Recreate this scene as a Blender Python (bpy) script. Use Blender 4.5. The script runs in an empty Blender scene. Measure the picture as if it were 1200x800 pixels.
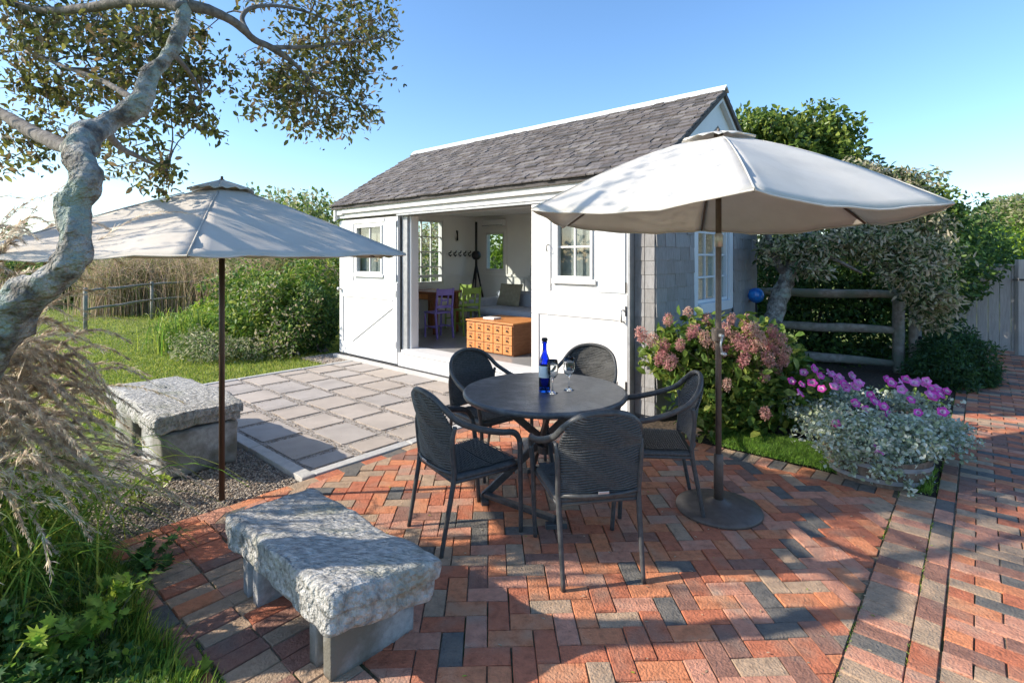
import bpy, bmesh, math, random
import numpy as np
from mathutils import Vector, Matrix, noise as mnoise

# ------------------------------------------------------------------ camera, world, sun, exposure
scene = bpy.context.scene
CAMH, FOC, HOR = 1.65, 620.0, 302.0           # eye height, focal length and horizon row (1200 px wide photo)
cam_d = bpy.data.cameras.new("camera"); cam = bpy.data.objects.new("camera", cam_d)
scene.collection.objects.link(cam); scene.camera = cam
cam.location = (0, 0, CAMH); cam.rotation_euler = (math.radians(90), 0, 0)
cam_d.sensor_width = 36; cam_d.lens = FOC / 1200 * 36; cam_d.shift_y = -(400 - HOR) / 1200
cam_d.clip_start = 0.05; cam_d.clip_end = 2000

SUN_EL, SUN_AZ = math.radians(30), math.atan2(-0.994, -0.108)   # azimuth measured from +Y towards +X
world = bpy.data.worlds.new("World"); scene.world = world; world.use_nodes = True
wn = world.node_tree; wn.nodes.clear()
sky = wn.nodes.new("ShaderNodeTexSky"); sky.sky_type = 'NISHITA'; sky.sun_disc = False
sky.sun_elevation = SUN_EL; sky.sun_rotation = SUN_AZ
sky.air_density = 1.0; sky.dust_density = 0.7; sky.ozone_density = 3.6; sky.altitude = 0
bg = wn.nodes.new("ShaderNodeBackground"); bg.inputs[1].default_value = 0.15
wo = wn.nodes.new("ShaderNodeOutputWorld")
hs = wn.nodes.new('ShaderNodeHueSaturation'); hs.inputs['Saturation'].default_value = 1.1; wn.links.new(sky.outputs[0], hs.inputs['Color']); wn.links.new(hs.outputs[0], bg.inputs[0]); wn.links.new(bg.outputs[0], wo.inputs[0])
sl = bpy.data.lights.new("sun", 'SUN'); sl.energy = 3.9; sl.angle = math.radians(0.6); sl.color = (1.0, 0.90, 0.76)
so = bpy.data.objects.new("sun", sl); scene.collection.objects.link(so)
sdir = Vector((math.sin(SUN_AZ) * math.cos(SUN_EL), math.cos(SUN_AZ) * math.cos(SUN_EL), math.sin(SUN_EL)))
so.rotation_euler = sdir.to_track_quat('Z', 'Y').to_euler(); so.location = sdir * 40
vs = scene.view_settings
vs.view_transform = 'Standard'; vs.look = 'None'; vs.exposure = .96; vs.gamma = 1.0; vs.use_curve_mapping = False
scene.cycles.max_bounces = 8; scene.cycles.transparent_max_bounces = 16
scene.cycles.caustics_reflective = False; scene.cycles.caustics_refractive = False

# ------------------------------------------------------------------ frames
O = Vector((-2.92, 8.93, 0)); U = Vector((.7487, -.6629, 0)); V = Vector((.6629, .7487, 0)); Z = Vector((0, 0, 1))
def W(u, v, z=0.0): return O + U * u + V * v + Z * z
def toUV(p): r = Vector(p) - O; return r.dot(U), r.dot(V)
def P(px, py, d): return Vector(((px - 600) / FOC * d, d, CAMH - (py - HOR) / FOC * d))
def G(px, py, z=0.0): return P(px, py, (CAMH - z) * FOC / (py - HOR))
def inview(p, m=30):
    if p[1] < .3: return None
    x = 600 + FOC * p[0] / p[1]; y = HOR + FOC * (CAMH - p[2]) / p[1]
    return (x, y) if -m < x < 1200 + m and -m < y < 800 + m else None
HOUSE_ROT = math.atan2(U.y, U.x)
rng = np.random.RandomState(7); rnd = random.Random(11)

# ------------------------------------------------------------------ materials
def _nt(name):
    m = bpy.data.materials.new(name); m.use_nodes = True
    nt = m.node_tree; b = nt.nodes["Principled BSDF"]; return m, nt, b
def mat(name, cols, rough=.6, scale=8.0, detail=6, bump=0.0, bscale=60.0, metal=0.0, coord='pos', stretch=None,
        contrast=(.35, .65), spec=.4, bump_dist=.01, cols2=None, scale2=1.5, mixr=(.45, .6), trans=0.0, sheen=0.0):
    m, nt, b = _nt(name); N, L = nt.nodes, nt.links
    if coord == 'pos': g = N.new("ShaderNodeNewGeometry"); out = g.outputs['Position']
    else: g = N.new("ShaderNodeTexCoord"); out = g.outputs['Object']
    mp = N.new("ShaderNodeMapping"); L.new(out, mp.inputs[0])
    if stretch: mp.inputs['Scale'].default_value = stretch[:3]; mp.inputs['Rotation'].default_value = (0, 0, stretch[3] if len(stretch) > 3 else 0)
    nz = N.new("ShaderNodeTexNoise"); nz.inputs['Scale'].default_value = scale; nz.inputs['Detail'].default_value = detail
    nz.inputs['Roughness'].default_value = .62
    L.new(mp.outputs[0], nz.inputs['Vector'])
    cr = N.new("ShaderNodeValToRGB"); L.new(nz.outputs['Fac'], cr.inputs[0])
    el = cr.color_ramp.elements; k = len(cols)
    while len(el) < k: el.new(.5)
    for i, c in enumerate(cols):
        el[i].position = contrast[0] + (contrast[1] - contrast[0]) * i / max(1, k - 1); el[i].color = (*c, 1)
    colout = cr.outputs[0]
    if cols2:
        n2 = N.new("ShaderNodeTexNoise"); n2.inputs['Scale'].default_value = scale2; n2.inputs['Detail'].default_value = 5
        L.new(mp.outputs[0], n2.inputs['Vector'])
        mr = N.new("ShaderNodeMapRange"); mr.inputs[1].default_value = mixr[0]; mr.inputs[2].default_value = mixr[1]
        L.new(n2.outputs['Fac'], mr.inputs[0])
        mx = N.new("ShaderNodeMix"); mx.data_type = 'RGBA'; L.new(mr.outputs[0], mx.inputs[0]); L.new(colout, mx.inputs[6])
        mx.inputs[7].default_value = (*cols2, 1); colout = mx.outputs[2]
    L.new(colout, b.inputs['Base Color'])
    b.inputs['Roughness'].default_value = rough; b.inputs['Metallic'].default_value = metal
    b.inputs['Specular IOR Level'].default_value = spec
    if bump:
        bn = N.new("ShaderNodeTexNoise"); bn.inputs['Scale'].default_value = bscale; bn.inputs['Detail'].default_value = 5
        L.new(mp.outputs[0], bn.inputs['Vector'])
        bp = N.new("ShaderNodeBump"); bp.inputs['Strength'].default_value = bump; bp.inputs['Distance'].default_value = bump_dist
        L.new(bn.outputs['Fac'], bp.inputs['Height']); L.new(bp.outputs[0], b.inputs['Normal'])
    if trans:
        tr = N.new("ShaderNodeBsdfTranslucent"); L.new(colout, tr.inputs[0])
        ms = N.new("ShaderNodeMixShader"); ms.inputs[0].default_value = trans
        mo = N["Material Output"]; L.new(b.outputs[0], ms.inputs[1]); L.new(tr.outputs[0], ms.inputs[2]); L.new(ms.outputs[0], mo.inputs[0])
    return m
def leafm(name, c, var=.35, rough=.5, trans=.42):
    if max(c) < .3: c = tuple(x * 1.55 for x in c)
    d = tuple(x * (1 - var) for x in c); l = tuple(min(1, x * (1 + var)) for x in c)
    return mat(name, [d, c, l], rough=rough, scale=23, detail=2, trans=trans, spec=.35)
def glass(name, col, rough=.0, ior=1.45):
    m, nt, b = _nt(name)
    b.inputs['Base Color'].default_value = (*col, 1); b.inputs['Transmission Weight'].default_value = 1
    b.inputs['Roughness'].default_value = rough; b.inputs['IOR'].default_value = ior; return m
def pane_glass(name):
    m, nt, b = _nt(name); N, L = nt.nodes, nt.links
    gl = N.new("ShaderNodeBsdfGlossy"); gl.inputs['Roughness'].default_value = .02
    tr = N.new("ShaderNodeBsdfTransparent"); tr.inputs[0].default_value = (.9, .94, .93, 1)
    lw = N.new('ShaderNodeLayerWeight'); lw.inputs[0].default_value = .5; pw = N.new('ShaderNodeMath'); pw.operation = 'POWER'; pw.inputs[1].default_value = 3.5; L.new(lw.outputs['Facing'], pw.inputs[0])
    fr = N.new('ShaderNodeMath'); fr.operation = 'MULTIPLY_ADD'; fr.inputs[1].default_value = .7; fr.inputs[2].default_value = .05; L.new(pw.outputs[0], fr.inputs[0])
    ms = N.new("ShaderNodeMixShader"); L.new(fr.outputs[0], ms.inputs[0]); L.new(tr.outputs[0], ms.inputs[1]); L.new(gl.outputs[0], ms.inputs[2])
    L.new(ms.outputs[0], N["Material Output"].inputs[0]); return m

M = {}
M['white'] = mat('white_paint', [(.66, .655, .64), (.73, .73, .72)], .55, 2.2, 9, bump=.12, bscale=50, cols2=(.60, .59, .56), scale2=1.1, mixr=(.55, .8))
M['white_in'] = mat('interior_white_paint', [(.80, .79, .77), (.85, .84, .82)], .6, 2)
M['trim_blue'] = mat('pale_trim_paint', [(.60, .66, .70), (.68, .73, .76)], .55, 3)
M['floor_in'] = mat('grey_painted_floor', [(.26, .26, .26), (.32, .32, .315)], .3, 4)
M['dark'] = mat('black_metal', [(.012, .012, .014), (.02, .02, .022)], .45, 20)
M['galv'] = mat('grey_galvanised_track', [(.30, .31, .32), (.4, .41, .42)], .45, 12, metal=.3)
M['granite'] = mat('weathered_granite', [(.20, .19, .175), (.44, .43, .40), (.68, .66, .62)], .9, 18, 13, bump=1.0, bscale=30,
                   stretch=(1, 2.4, 1.2, -HOUSE_ROT), contrast=(.3, .68), cols2=(.28, .29, .21), scale2=3.0, mixr=(.55, .78), bump_dist=.05)
M['granite_leg'] = mat('sawn_granite', [(.30, .30, .285), (.46, .455, .44)], .85, 30, 10, bump=.5, bscale=120, cols2=(.16, .15, .12), scale2=3)
M['slab'] = [mat('stone_slab_%s' % n, [tuple(x * .86 for x in c), c], .85, 6, 9, bump=.3, bscale=90, cols2=tuple(x * .72 for x in c), scale2=2.2, mixr=(.5, .75), contrast=(.3, .7))
             for n, c in (('beige', (.48, .415, .355)), ('grey', (.43, .385, .345)), ('tan', (.45, .385, .325)))]
M['joint'] = mat('gravel_joint', [(.20, .175, .15), (.48, .43, .38)], .95, 70, 4, bump=1, bscale=90, contrast=(.4, .62))
M['curb'] = mat('pale_kerb_stone', [(.42, .41, .39), (.52, .51, .48)], .85, 14, 8, bump=.4)
def brickm(n, c, c2):
    return mat('brick_' + n, [tuple(x * .74 for x in c), tuple(x * 1.12 for x in c), tuple(x * 1.35 for x in c)], .85, 22, 12, bump=.9, bscale=90, cols2=c2, scale2=5.5, mixr=(.5, .78), contrast=(.28, .66))
M['bricks'] = [brickm('orange', (.50, .19, .09), (.42, .28, .18)), brickm('red', (.41, .135, .07), (.32, .19, .13)), brickm('pink', (.46, .215, .14), (.34, .27, .2)),
               brickm('tan', (.36, .25, .165), (.27, .22, .16)), brickm('slate', (.12, .112, .10), (.22, .18, .14)), brickm('brown', (.24, .12, .085), (.2, .15, .12))]
M['sand'] = mat('sandy_joint', [(.10, .08, .055), (.30, .24, .17)], .95, 60, 5, cols2=(.04, .06, .02), scale2=3)
M['gravel'] = mat('gravel_soil', [(.09, .08, .07), (.25, .225, .2)], .95, 45, 6, bump=1, bscale=60)
M['pebble'] = [mat('pebble_%d' % i, [tuple(x * .8 for x in c), c], .8, 30) for i, c in enumerate([(.44, .38, .31), (.29, .24, .20), (.54, .47, .39), (.34, .26, .19)])]
M['mulch'] = mat('dark_mulch', [(.02, .015, .01), (.09, .065, .045)], .95, 40, 8, bump=1, bscale=50)
M['soil'] = mat('grassy_ground', [(.09, .13, .02), (.22, .28, .05)], .95, 3, 8, cols2=(.17, .2, .05), scale2=.5, bump=.6, bscale=40)
M['moss'] = mat('moss', [(.03, .08, .01), (.10, .2, .02)], .95, 30, 6, bump=1, bscale=80)
M['roof'] = [mat('roof_shingle_%s' % n, [tuple(x * .7 for x in c), c, tuple(x * 1.3 for x in c)], .85, 14, 8, bump=.6, bscale=60, stretch=(1, 1, 1, 0), contrast=(.3, .7))
             for n, c in (('grey', (.135, .122, .118)), ('brown', (.115, .10, .094)), ('pale', (.175, .16, .152)), ('dark', (.085, .078, .076)))]
M['siding'] = [mat('siding_shingle_%s' % n, [tuple(x * .8 for x in c), c, tuple(x * 1.15 for x in c)], .85, 18, 8, bump=.4, bscale=60, stretch=(3, 3, .6, 0), contrast=(.3, .7))
               for n, c in (('grey', (.27, .27, .272)), ('silver', (.30, .30, .302)), ('brown', (.25, .245, .24)))]
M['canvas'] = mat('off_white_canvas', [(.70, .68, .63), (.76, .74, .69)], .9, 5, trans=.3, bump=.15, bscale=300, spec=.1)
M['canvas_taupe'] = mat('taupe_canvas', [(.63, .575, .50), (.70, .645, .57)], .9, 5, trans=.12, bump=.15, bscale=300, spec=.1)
M['bronze'] = mat('bronze_metal', [(.11, .085, .07), (.15, .12, .10)], .5, 20, metal=.2)
M['pole_dark'] = mat('dark_brown_pole', [(.02, .014, .011), (.05, .033, .024)], .45, 14, stretch=(6, 6, .5, 0), cols2=(.09, .05, .03), scale2=1.2)
M['wicker'] = mat('charcoal_woven_resin', [(.048, .05, .049), (.09, .092, .09)], .5, 60, bump=.5, bscale=220, spec=.5)
M['chairframe'] = mat('charcoal_frame', [(.048, .05, .05), (.085, .087, .087)], .42, 30, bump=.2, bscale=200)
M['tabletop'] = mat('dark_mottled_tabletop', [(.05, .054, .06), (.10, .106, .112)], .36, 22, 9, bump=.3, bscale=80, cols2=(.19, .19, .185), scale2=7, mixr=(.5, .7), spec=.5)
M['railwood'] = mat('weathered_rail_wood', [(.22, .19, .16), (.42, .38, .33)], .9, 14, 8, stretch=(1, 1, 1), bump=.7, bscale=40, cols2=(.2, .22, .17), scale2=3)
M['gatewood'] = mat('pale_grey_board', [(.36, .33, .3), (.47, .44, .4)], .85, 12, 8, stretch=(4, 4, .4), bump=.4)
M['bark_lichen'] = mat('lichened_bark', [(.11, .10, .09), (.28, .27, .24), (.46, .455, .42)], .95, 11, 10, bump=1, bscale=42, bump_dist=.06,
                       cols2=(.34, .40, .35), scale2=9, mixr=(.52, .62), contrast=(.38, .62))
M['bark'] = mat('grey_bark', [(.09, .08, .07), (.22, .2, .18)], .95, 20, 8, bump=.8, bscale=50)
M['stem'] = mat('green_brown_stem', [(.09, .08, .04), (.14, .14, .06)], .8, 20)
M['orange_wood'] = mat('orange_pine', [(.50, .19, .055), (.62, .27, .09)], .5, 9, 5, stretch=(1, 1, 6))
M['brown_wood'] = mat('brown_desk_wood', [(.24, .09, .035), (.34, .14, .06)], .45, 9, 5, stretch=(1, 1, 6))
M['purple'] = mat('lavender_paint', [(.22, .17, .50), (.28, .22, .58)], .5, 6)
M['green_paint'] = mat('lime_green_paint', [(.24, .36, .06), (.31, .44, .09)], .5, 6)
M['sofa'] = mat('pale_blue_upholstery', [(.42, .47, .56), (.5, .55, .63)], .9, 6, bump=.2, bscale=200)
M['cushion'] = mat('olive_cushion', [(.28, .26, .19), (.36, .34, .25)], .9, 20)
M['blue_glass'] = glass('cobalt_glass', (.01, .12, .85)); M['clear_glass'] = glass('clear_glass', (.97, .99, .99))
M['label'] = mat('pale_reflection_band', [(.72, .77, .8), (.8, .84, .86)], .4, 10)  # reflection of the white door in the bottle, painted as a solid pale band
M['pane'] = pane_glass('window_glass')
M['ball'] = mat('blue_glazed_ball', [(.01, .12, .5), (.03, .28, .75)], .12, 9, spec=.8)
M['plastic'] = mat('white_plastic', [(.7, .7, .7), (.75, .75, .75)], .4, 5)
M['barrel'] = mat('weathered_barrel_wood', [(.13, .09, .065), (.25, .19, .14)], .9, 12, 8, stretch=(2, 2, .5), bump=.5)
M['tag'] = mat('pale_metal_tag', [(.45, .45, .44), (.55, .55, .54)], .35, 5, metal=.5)
# foliage
M['tree_l'] = [leafm('leaf_olive', (.10, .11, .03)), leafm('leaf_yellow_green', (.20, .19, .045)), leafm('leaf_dark', (.055, .065, .025)), leafm('leaf_bronze', (.17, .125, .065))]
M['shrub_l'] = [leafm('shrub_green', (.075, .135, .025)), leafm('shrub_yellow', (.20, .235, .05)), leafm('shrub_dark', (.035, .075, .016))]
M['silverleaf'] = [leafm('silver_olive_leaf', (.54, .51, .34), rough=.7, trans=.5), leafm('dusty_green_leaf', (.19, .215, .095)), leafm('tan_leaf', (.56, .48, .34), trans=.5), leafm('deep_leaf', (.03, .06, .02))]
M['deep'] = [leafm('deep_green', (.04, .09, .022)), leafm('deep_green_dark', (.025, .06, .018)), leafm('mid_green', (.085, .14, .03))]
M['glossy'] = [leafm('glossy_green', (.09, .14, .025), rough=.35), leafm('glossy_lime', (.2, .24, .05), rough=.35), leafm('glossy_dark', (.03, .06, .015), rough=.35)]
M['lime'] = [leafm('lime_hedge', (.17, .25, .02)), leafm('lime_hedge_dark', (.09, .15, .015))]
M['grass_l'] = [leafm('lawn_blade', (.19, .235, .035)), leafm('lawn_blade_yellow', (.28, .29, .07)), leafm('lawn_blade_green', (.11, .17, .025))]
M['tall_grass'] = [leafm('long_grass_blade', (.13, .23, .03)), leafm('long_grass_yellow', (.25, .29, .05)), leafm('long_grass_dark', (.06, .12, .02))]
M['plume'] = [leafm('tan_plume', (.80, .68, .53), trans=.6, rough=.8), leafm('pink_tan_plume', (.78, .63, .52), trans=.6, rough=.8), leafm('pale_plume', (.86, .78, .65), trans=.6, rough=.8)]
M['cover'] = [leafm('cover_green', (.11, .20, .03), trans=.5), leafm('cover_bluegreen', (.07, .16, .045), trans=.5), leafm('cover_yellow', (.22, .29, .04)), leafm('cover_olive', (.16, .20, .06)), leafm('cover_dark', (.05, .11, .022), trans=.5)]
M['silver_trail'] = [leafm('silver_trailing_leaf', (.58, .62, .52), rough=.8, trans=.2), leafm('grey_green_leaf', (.40, .47, .36), rough=.8, trans=.2), leafm('pale_lime_leaf', (.42, .48, .28), rough=.8)]
M['petal'] = [leafm('magenta_petal', (.82, .09, .52), rough=.6), leafm('pink_petal', (.86, .22, .62), rough=.6)]
M['petal_eye'] = leafm('pale_petal_centre', (.75, .5, .68), rough=.6)
M['hyd'] = [leafm('dusty_pink_floret', (.62, .34, .30), rough=.8), leafm('tan_pink_floret', (.62, .43, .34), rough=.8), leafm('rose_floret', (.56, .25, .25), rough=.8)]
M['dry'] = [leafm('dry_grass', (.52, .42, .27)), leafm('dry_grass_pink', (.52, .38, .29)), leafm('dry_green', (.14, .16, .05))]

# ------------------------------------------------------------------ mesh helpers
COL = scene.collection
def link(o, parent=None):
    COL.objects.link(o)
    if parent is not None:
        o.parent = parent
        o.matrix_parent_inverse = Matrix.Identity(4)
    return o
def tag(o, label=None, cat=None, group=None, kind=None):
    if label: o['label'] = label
    if cat: o['category'] = cat
    if group: o['group'] = group
    if kind: o['kind'] = kind
    return o
def thing(name, label, cat, loc=(0, 0, 0), rz=0.0, group=None):
    o = bpy.data.objects.new(name, None); COL.objects.link(o); o.empty_display_size = .1
    o.location = loc; o.rotation_euler = (0, 0, rz); return tag(o, label, cat, group)
def copy_tree(o, parent=None):
    c = o.copy(); COL.objects.link(c)
    if parent is not None: c.parent = parent
    for ch in [x for x in ALLKIDS(o)]: copy_tree(ch, c)
    return c
def ALLKIDS(o): return list(o.children)

class MB:
    def __init__(s): s.v, s.f, s.m = [], [], []
    def add(s, vs, fs, mi=0):
        b = len(s.v); s.v += [tuple(x) for x in vs]; s.f += [tuple(i + b for i in f) for f in fs]; s.m += [mi] * len(fs); return s
    def hexa(s, p, mi=0):   # 8 points: bottom loop, top loop
        return s.add(p, [(3, 2, 1, 0), (4, 5, 6, 7), (0, 1, 5, 4), (1, 2, 6, 5), (2, 3, 7, 6), (3, 0, 4, 7)], mi)
    def box(s, x0, x1, y0, y1, z0, z1, mi=0, f=None):
        f = f or (lambda x, y, z: (x, y, z))
        return s.hexa([f(x0, y0, z0), f(x1, y0, z0), f(x1, y1, z0), f(x0, y1, z0), f(x0, y0, z1), f(x1, y0, z1), f(x1, y1, z1), f(x0, y1, z1)], mi)
    def bar(s, a, b, w, h, up=(0, 0, 1), mi=0, w2=None, h2=None):
        a, b = Vector(a), Vector(b); d = (b - a).normalized(); up = Vector(up)
        x = d.cross(up)
        if x.length < 1e-4: x = d.cross(Vector((0, 1, 0)))
        x.normalize(); y = x.cross(d).normalized(); p = []
        for c, ww, hh in ((a, w, h), (b, w2 or w, h2 or h)):
            p += [c - x * ww / 2 - y * hh / 2, c + x * ww / 2 - y * hh / 2, c + x * ww / 2 + y * hh / 2, c - x * ww / 2 + y * hh / 2]
        return s.add(p, [(3, 2, 1, 0), (4, 5, 6, 7), (0, 1, 5, 4), (1, 2, 6, 5), (2, 3, 7, 6), (3, 0, 4, 7)], mi)
    def tube(s, pts, r, n=8, mi=0, cap=True, jit=None, flat=1.0):
        pts = [Vector(p) for p in pts]; k = len(pts)
        if not hasattr(r, '__len__'): r = [r] * k
        t0 = (pts[1] - pts[0]).normalized(); ref = Vector((0, 0, 1)) if abs(t0.z) < .9 else Vector((1, 0, 0))
        x = t0.cross(ref).normalized(); vs = []
        for i, p in enumerate(pts):
            t = (pts[min(i + 1, k - 1)] - pts[max(i - 1, 0)]).normalized()
            x = (x - t * x.dot(t)).normalized(); y = t.cross(x)
            for j in range(n):
                a = 2 * math.pi * j / n; rr = r[i]
                q = x * math.cos(a) + y * math.sin(a) * flat
                if jit: rr *= 1 + jit * mnoise.noise((p + q * r[i]) * 9.0) + jit * .7 * mnoise.noise((p + q * r[i]) * 25.0)
                vs.append(p + q * rr)
        fs = [(i * n + j, i * n + (j + 1) % n, (i + 1) * n + (j + 1) % n, (i + 1) * n + j) for i in range(k - 1) for j in range(n)]
        if cap: fs += [tuple(range(n - 1, -1, -1)), tuple((k - 1) * n + j for j in range(n))]
        return s.add(vs, fs, mi)
    def lathe(s, prof, n=24, c=(0, 0, 0), mi=0):
        vs = [(c[0] + r * math.cos(2 * math.pi * j / n), c[1] + r * math.sin(2 * math.pi * j / n), c[2] + z) for r, z in prof for j in range(n)]
        fs = [(i * n + j, i * n + (j + 1) % n, (i + 1) * n + (j + 1) % n, (i + 1) * n + j) for i in range(len(prof) - 1) for j in range(n)]
        return s.add(vs, fs, mi)
    def prism(s, poly, z0, z1, mi=0):
        n = len(poly); a = sum(poly[i][0] * poly[(i + 1) % n][1] - poly[(i + 1) % n][0] * poly[i][1] for i in range(n))
        if a < 0: poly = poly[::-1]
        vs = [(p[0], p[1], z0) for p in poly] + [(p[0], p[1], z1) for p in poly]
        return s.add(vs, [tuple(range(n - 1, -1, -1)), tuple(range(n, 2 * n))] + [(i, (i + 1) % n, n + (i + 1) % n, n + i) for i in range(n)], mi)
    def mesh(s, name, mats, smooth=False):
        me = bpy.data.meshes.new(name); me.from_pydata(s.v, [], s.f)
        for m in (mats if isinstance(mats, (list, tuple)) else [mats]): me.materials.append(m)
        me.polygons.foreach_set('material_index', s.m)
        if smooth: me.polygons.foreach_set('use_smooth', [True] * len(s.f))
        me.update(); return me
    def build(s, name, mats, parent=None, smooth=False, bevel=0, solid=0, segs=2):
        o = bpy.data.objects.new(name, s.mesh(name, mats, smooth)); link(o, parent)
        if solid:
            md = o.modifiers.new('solid', 'SOLIDIFY'); md.thickness = solid; md.offset = 0
        if bevel:
            md = o.modifiers.new('bevel', 'BEVEL'); md.width = bevel; md.segments = segs; md.limit_method = 'ANGLE'; md.angle_limit = math.radians(40)
        return o
    def obj_local(s, name, mats, parent, **k):   # world coordinates -> parent's local
        inv = parent.matrix_basis.inverted(); 
        p = parent
        while p.parent is not None: p = p.parent; inv = inv @ p.matrix_basis.inverted()
        s.v = [tuple(inv @ Vector(v)) for v in s.v]; return s.build(name, mats, parent, **k)

def crom(pts, n=6):
    pts = [Vector(p) for p in pts]; q = [2 * pts[0] - pts[1]] + pts + [2 * pts[-1] - pts[-2]]; out = []
    for i in range(1, len(q) - 2):
        for k in range(n):
            t = k / n; a, b, c, d = q[i - 1], q[i], q[i + 1], q[i + 2]
            out.append(.5 * ((2 * b) + (c - a) * t + (2 * a - 5 * b + 4 * c - d) * t * t + (3 * b - a - 3 * c + d) * t ** 3))
    return out + [pts[-1]]
def lerpl(vals, n): # interpolate list like crom
    out = []
    for i in range(len(vals) - 1): out += [vals[i] + (vals[i + 1] - vals[i]) * k / n for k in range(n)]
    return out + [vals[-1]]

# leaf instantiation -----------------------------------------------------------
T_SIMPLE = (np.array([(0, 0, 0), (.5, .5, .12), (1, 0, 0), (.5, -.5, .12)], float), [(0, 2, 1), (0, 3, 2)])
T_OVAL = (np.array([(0, 0, 0), (.3, .45, .1), (.7, .38, .08), (1, 0, -.05), (.7, -.38, .08), (.3, -.45, .1), (.5, 0, -.02)], float),
          [(0, 6, 1), (1, 6, 2), (2, 6, 3), (3, 6, 4), (4, 6, 5), (5, 6, 0)])
_mp = [(0, 0)] + [(r * math.cos(a) + .35, r * math.sin(a)) for r, a in ((.42, 2.3), (.25, 1.9), (.55, 1.35), (.27, .85), (.5, .55), (.3, .3), (.65, 0), (.3, -.3), (.5, -.55), (.27, -.85), (.55, -1.35), (.25, -1.9), (.42, -2.3))]
T_LOBE = (np.array([(x, y, .08 * abs(y)) for x, y in _mp] + [(.35, 0, 0)], float), [(14, i, i + 1) for i in range(0, 13)] + [(14, 13, 0)])
T_BLADE = (np.array([(0, .5, 0), (0, -.5, 0), (.5, .38, .0), (.5, -.38, .0), (1, 0, 0)], float), [(0, 1, 3), (0, 3, 2), (2, 3, 4)])
def frames(dirs, ups):
    d = dirs / (np.linalg.norm(dirs, axis=1, keepdims=True) + 1e-9)
    y = np.cross(ups, d); y /= (np.linalg.norm(y, axis=1, keepdims=True) + 1e-9); z = np.cross(d, y)
    return np.stack([d, y, z], axis=2)
def scatter(tmpl, pos, dirs, ups, L, Wd, nm, r=None):
    r = r or rng; tv, tf = tmpl; n = len(pos); F = frames(dirs, ups)
    sc = np.stack([L, Wd, (L + Wd) / 2], axis=1)
    loc = tv[None] * sc[:, None, :]
    vs = np.einsum('nij,nkj->nki', F, loc) + pos[:, None, :]
    k = len(tv); tfa = np.array(tf)
    fs = (tfa[None] + (np.arange(n) * k)[:, None, None]).reshape(-1, 3)
    mi = np.repeat(r.randint(0, nm, n) if isinstance(nm, int) else nm, len(tf))
    return vs.reshape(-1, 3), fs, mi
def np_mesh(name, parts, mats, smooth=False):
    vs, fs, ms, b = [], [], [], 0
    for v, f, m in parts: vs.append(v); fs.append(f + b); ms.append(m); b += len(v)
    v = np.concatenate(vs); f = np.concatenate(fs); m = np.concatenate(ms)
    me = bpy.data.meshes.new(name); me.vertices.add(len(v)); me.vertices.foreach_set('co', v.astype(np.float32).ravel())
    me.loops.add(len(f) * 3); me.loops.foreach_set('vertex_index', f.astype(np.int32).ravel())
    me.polygons.add(len(f)); me.polygons.foreach_set('loop_start', np.arange(0, len(f) * 3, 3, dtype=np.int32))
    for x in mats: me.materials.append(x)
    me.polygons.foreach_set('material_index', m.astype(np.int32))
    if smooth: me.polygons.foreach_set('use_smooth', np.ones(len(f), bool))
    me.update(calc_edges=True); me.validate(); return me
def np_obj(name, parts, mats, parent=None, smooth=False):
    o = bpy.data.objects.new(name, np_mesh(name, parts, mats, smooth))
    return link(o, parent)
def rdir(n, r=None, zb=0.0):
    r = r or rng; d = r.normal(size=(n, 3)); d /= np.linalg.norm(d, axis=1, keepdims=True); d[:, 2] += zb; return d
def leaves(pos, L, nm, tmpl=T_OVAL, asp=.5, droop=-.25, center=None, out=0.0, r=None, var=.5, upb=.8):
    r = r or rng; n = len(pos); d = rdir(n, r, droop)
    if center is not None:
        o = pos - np.array(center); o /= (np.linalg.norm(o, axis=1, keepdims=True) + 1e-6); d += o * out
    up = rdir(n, r, upb)
    Ls = L * (1 + var * (r.rand(n) * 2 - 1)); return scatter(tmpl, pos, d, up, Ls, Ls * asp, nm, r)
def blob(c, rad, n, r=None, shell=.55, lumps=0, lump=.35):
    """points in a lumpy ellipsoid, denser near the surface"""
    r = r or rng; d = r.normal(size=(n, 3)); d /= np.linalg.norm(d, axis=1, keepdims=True)
    rr = shell + (1 - shell) * r.rand(n) ** .6
    rr = np.where(r.rand(n) < .25, r.rand(n) ** .5, rr)
    if lumps:
        ld = r.normal(size=(lumps, 3)); ld /= np.linalg.norm(ld, axis=1, keepdims=True)
        rr = rr * (1 - lump * .6 + lump * 1.6 * np.clip((d @ ld.T).max(1) * 6 - 5, 0, 1) * 1.0)
    return np.array(c) + d * rr[:, None] * np.array(rad)

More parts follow.
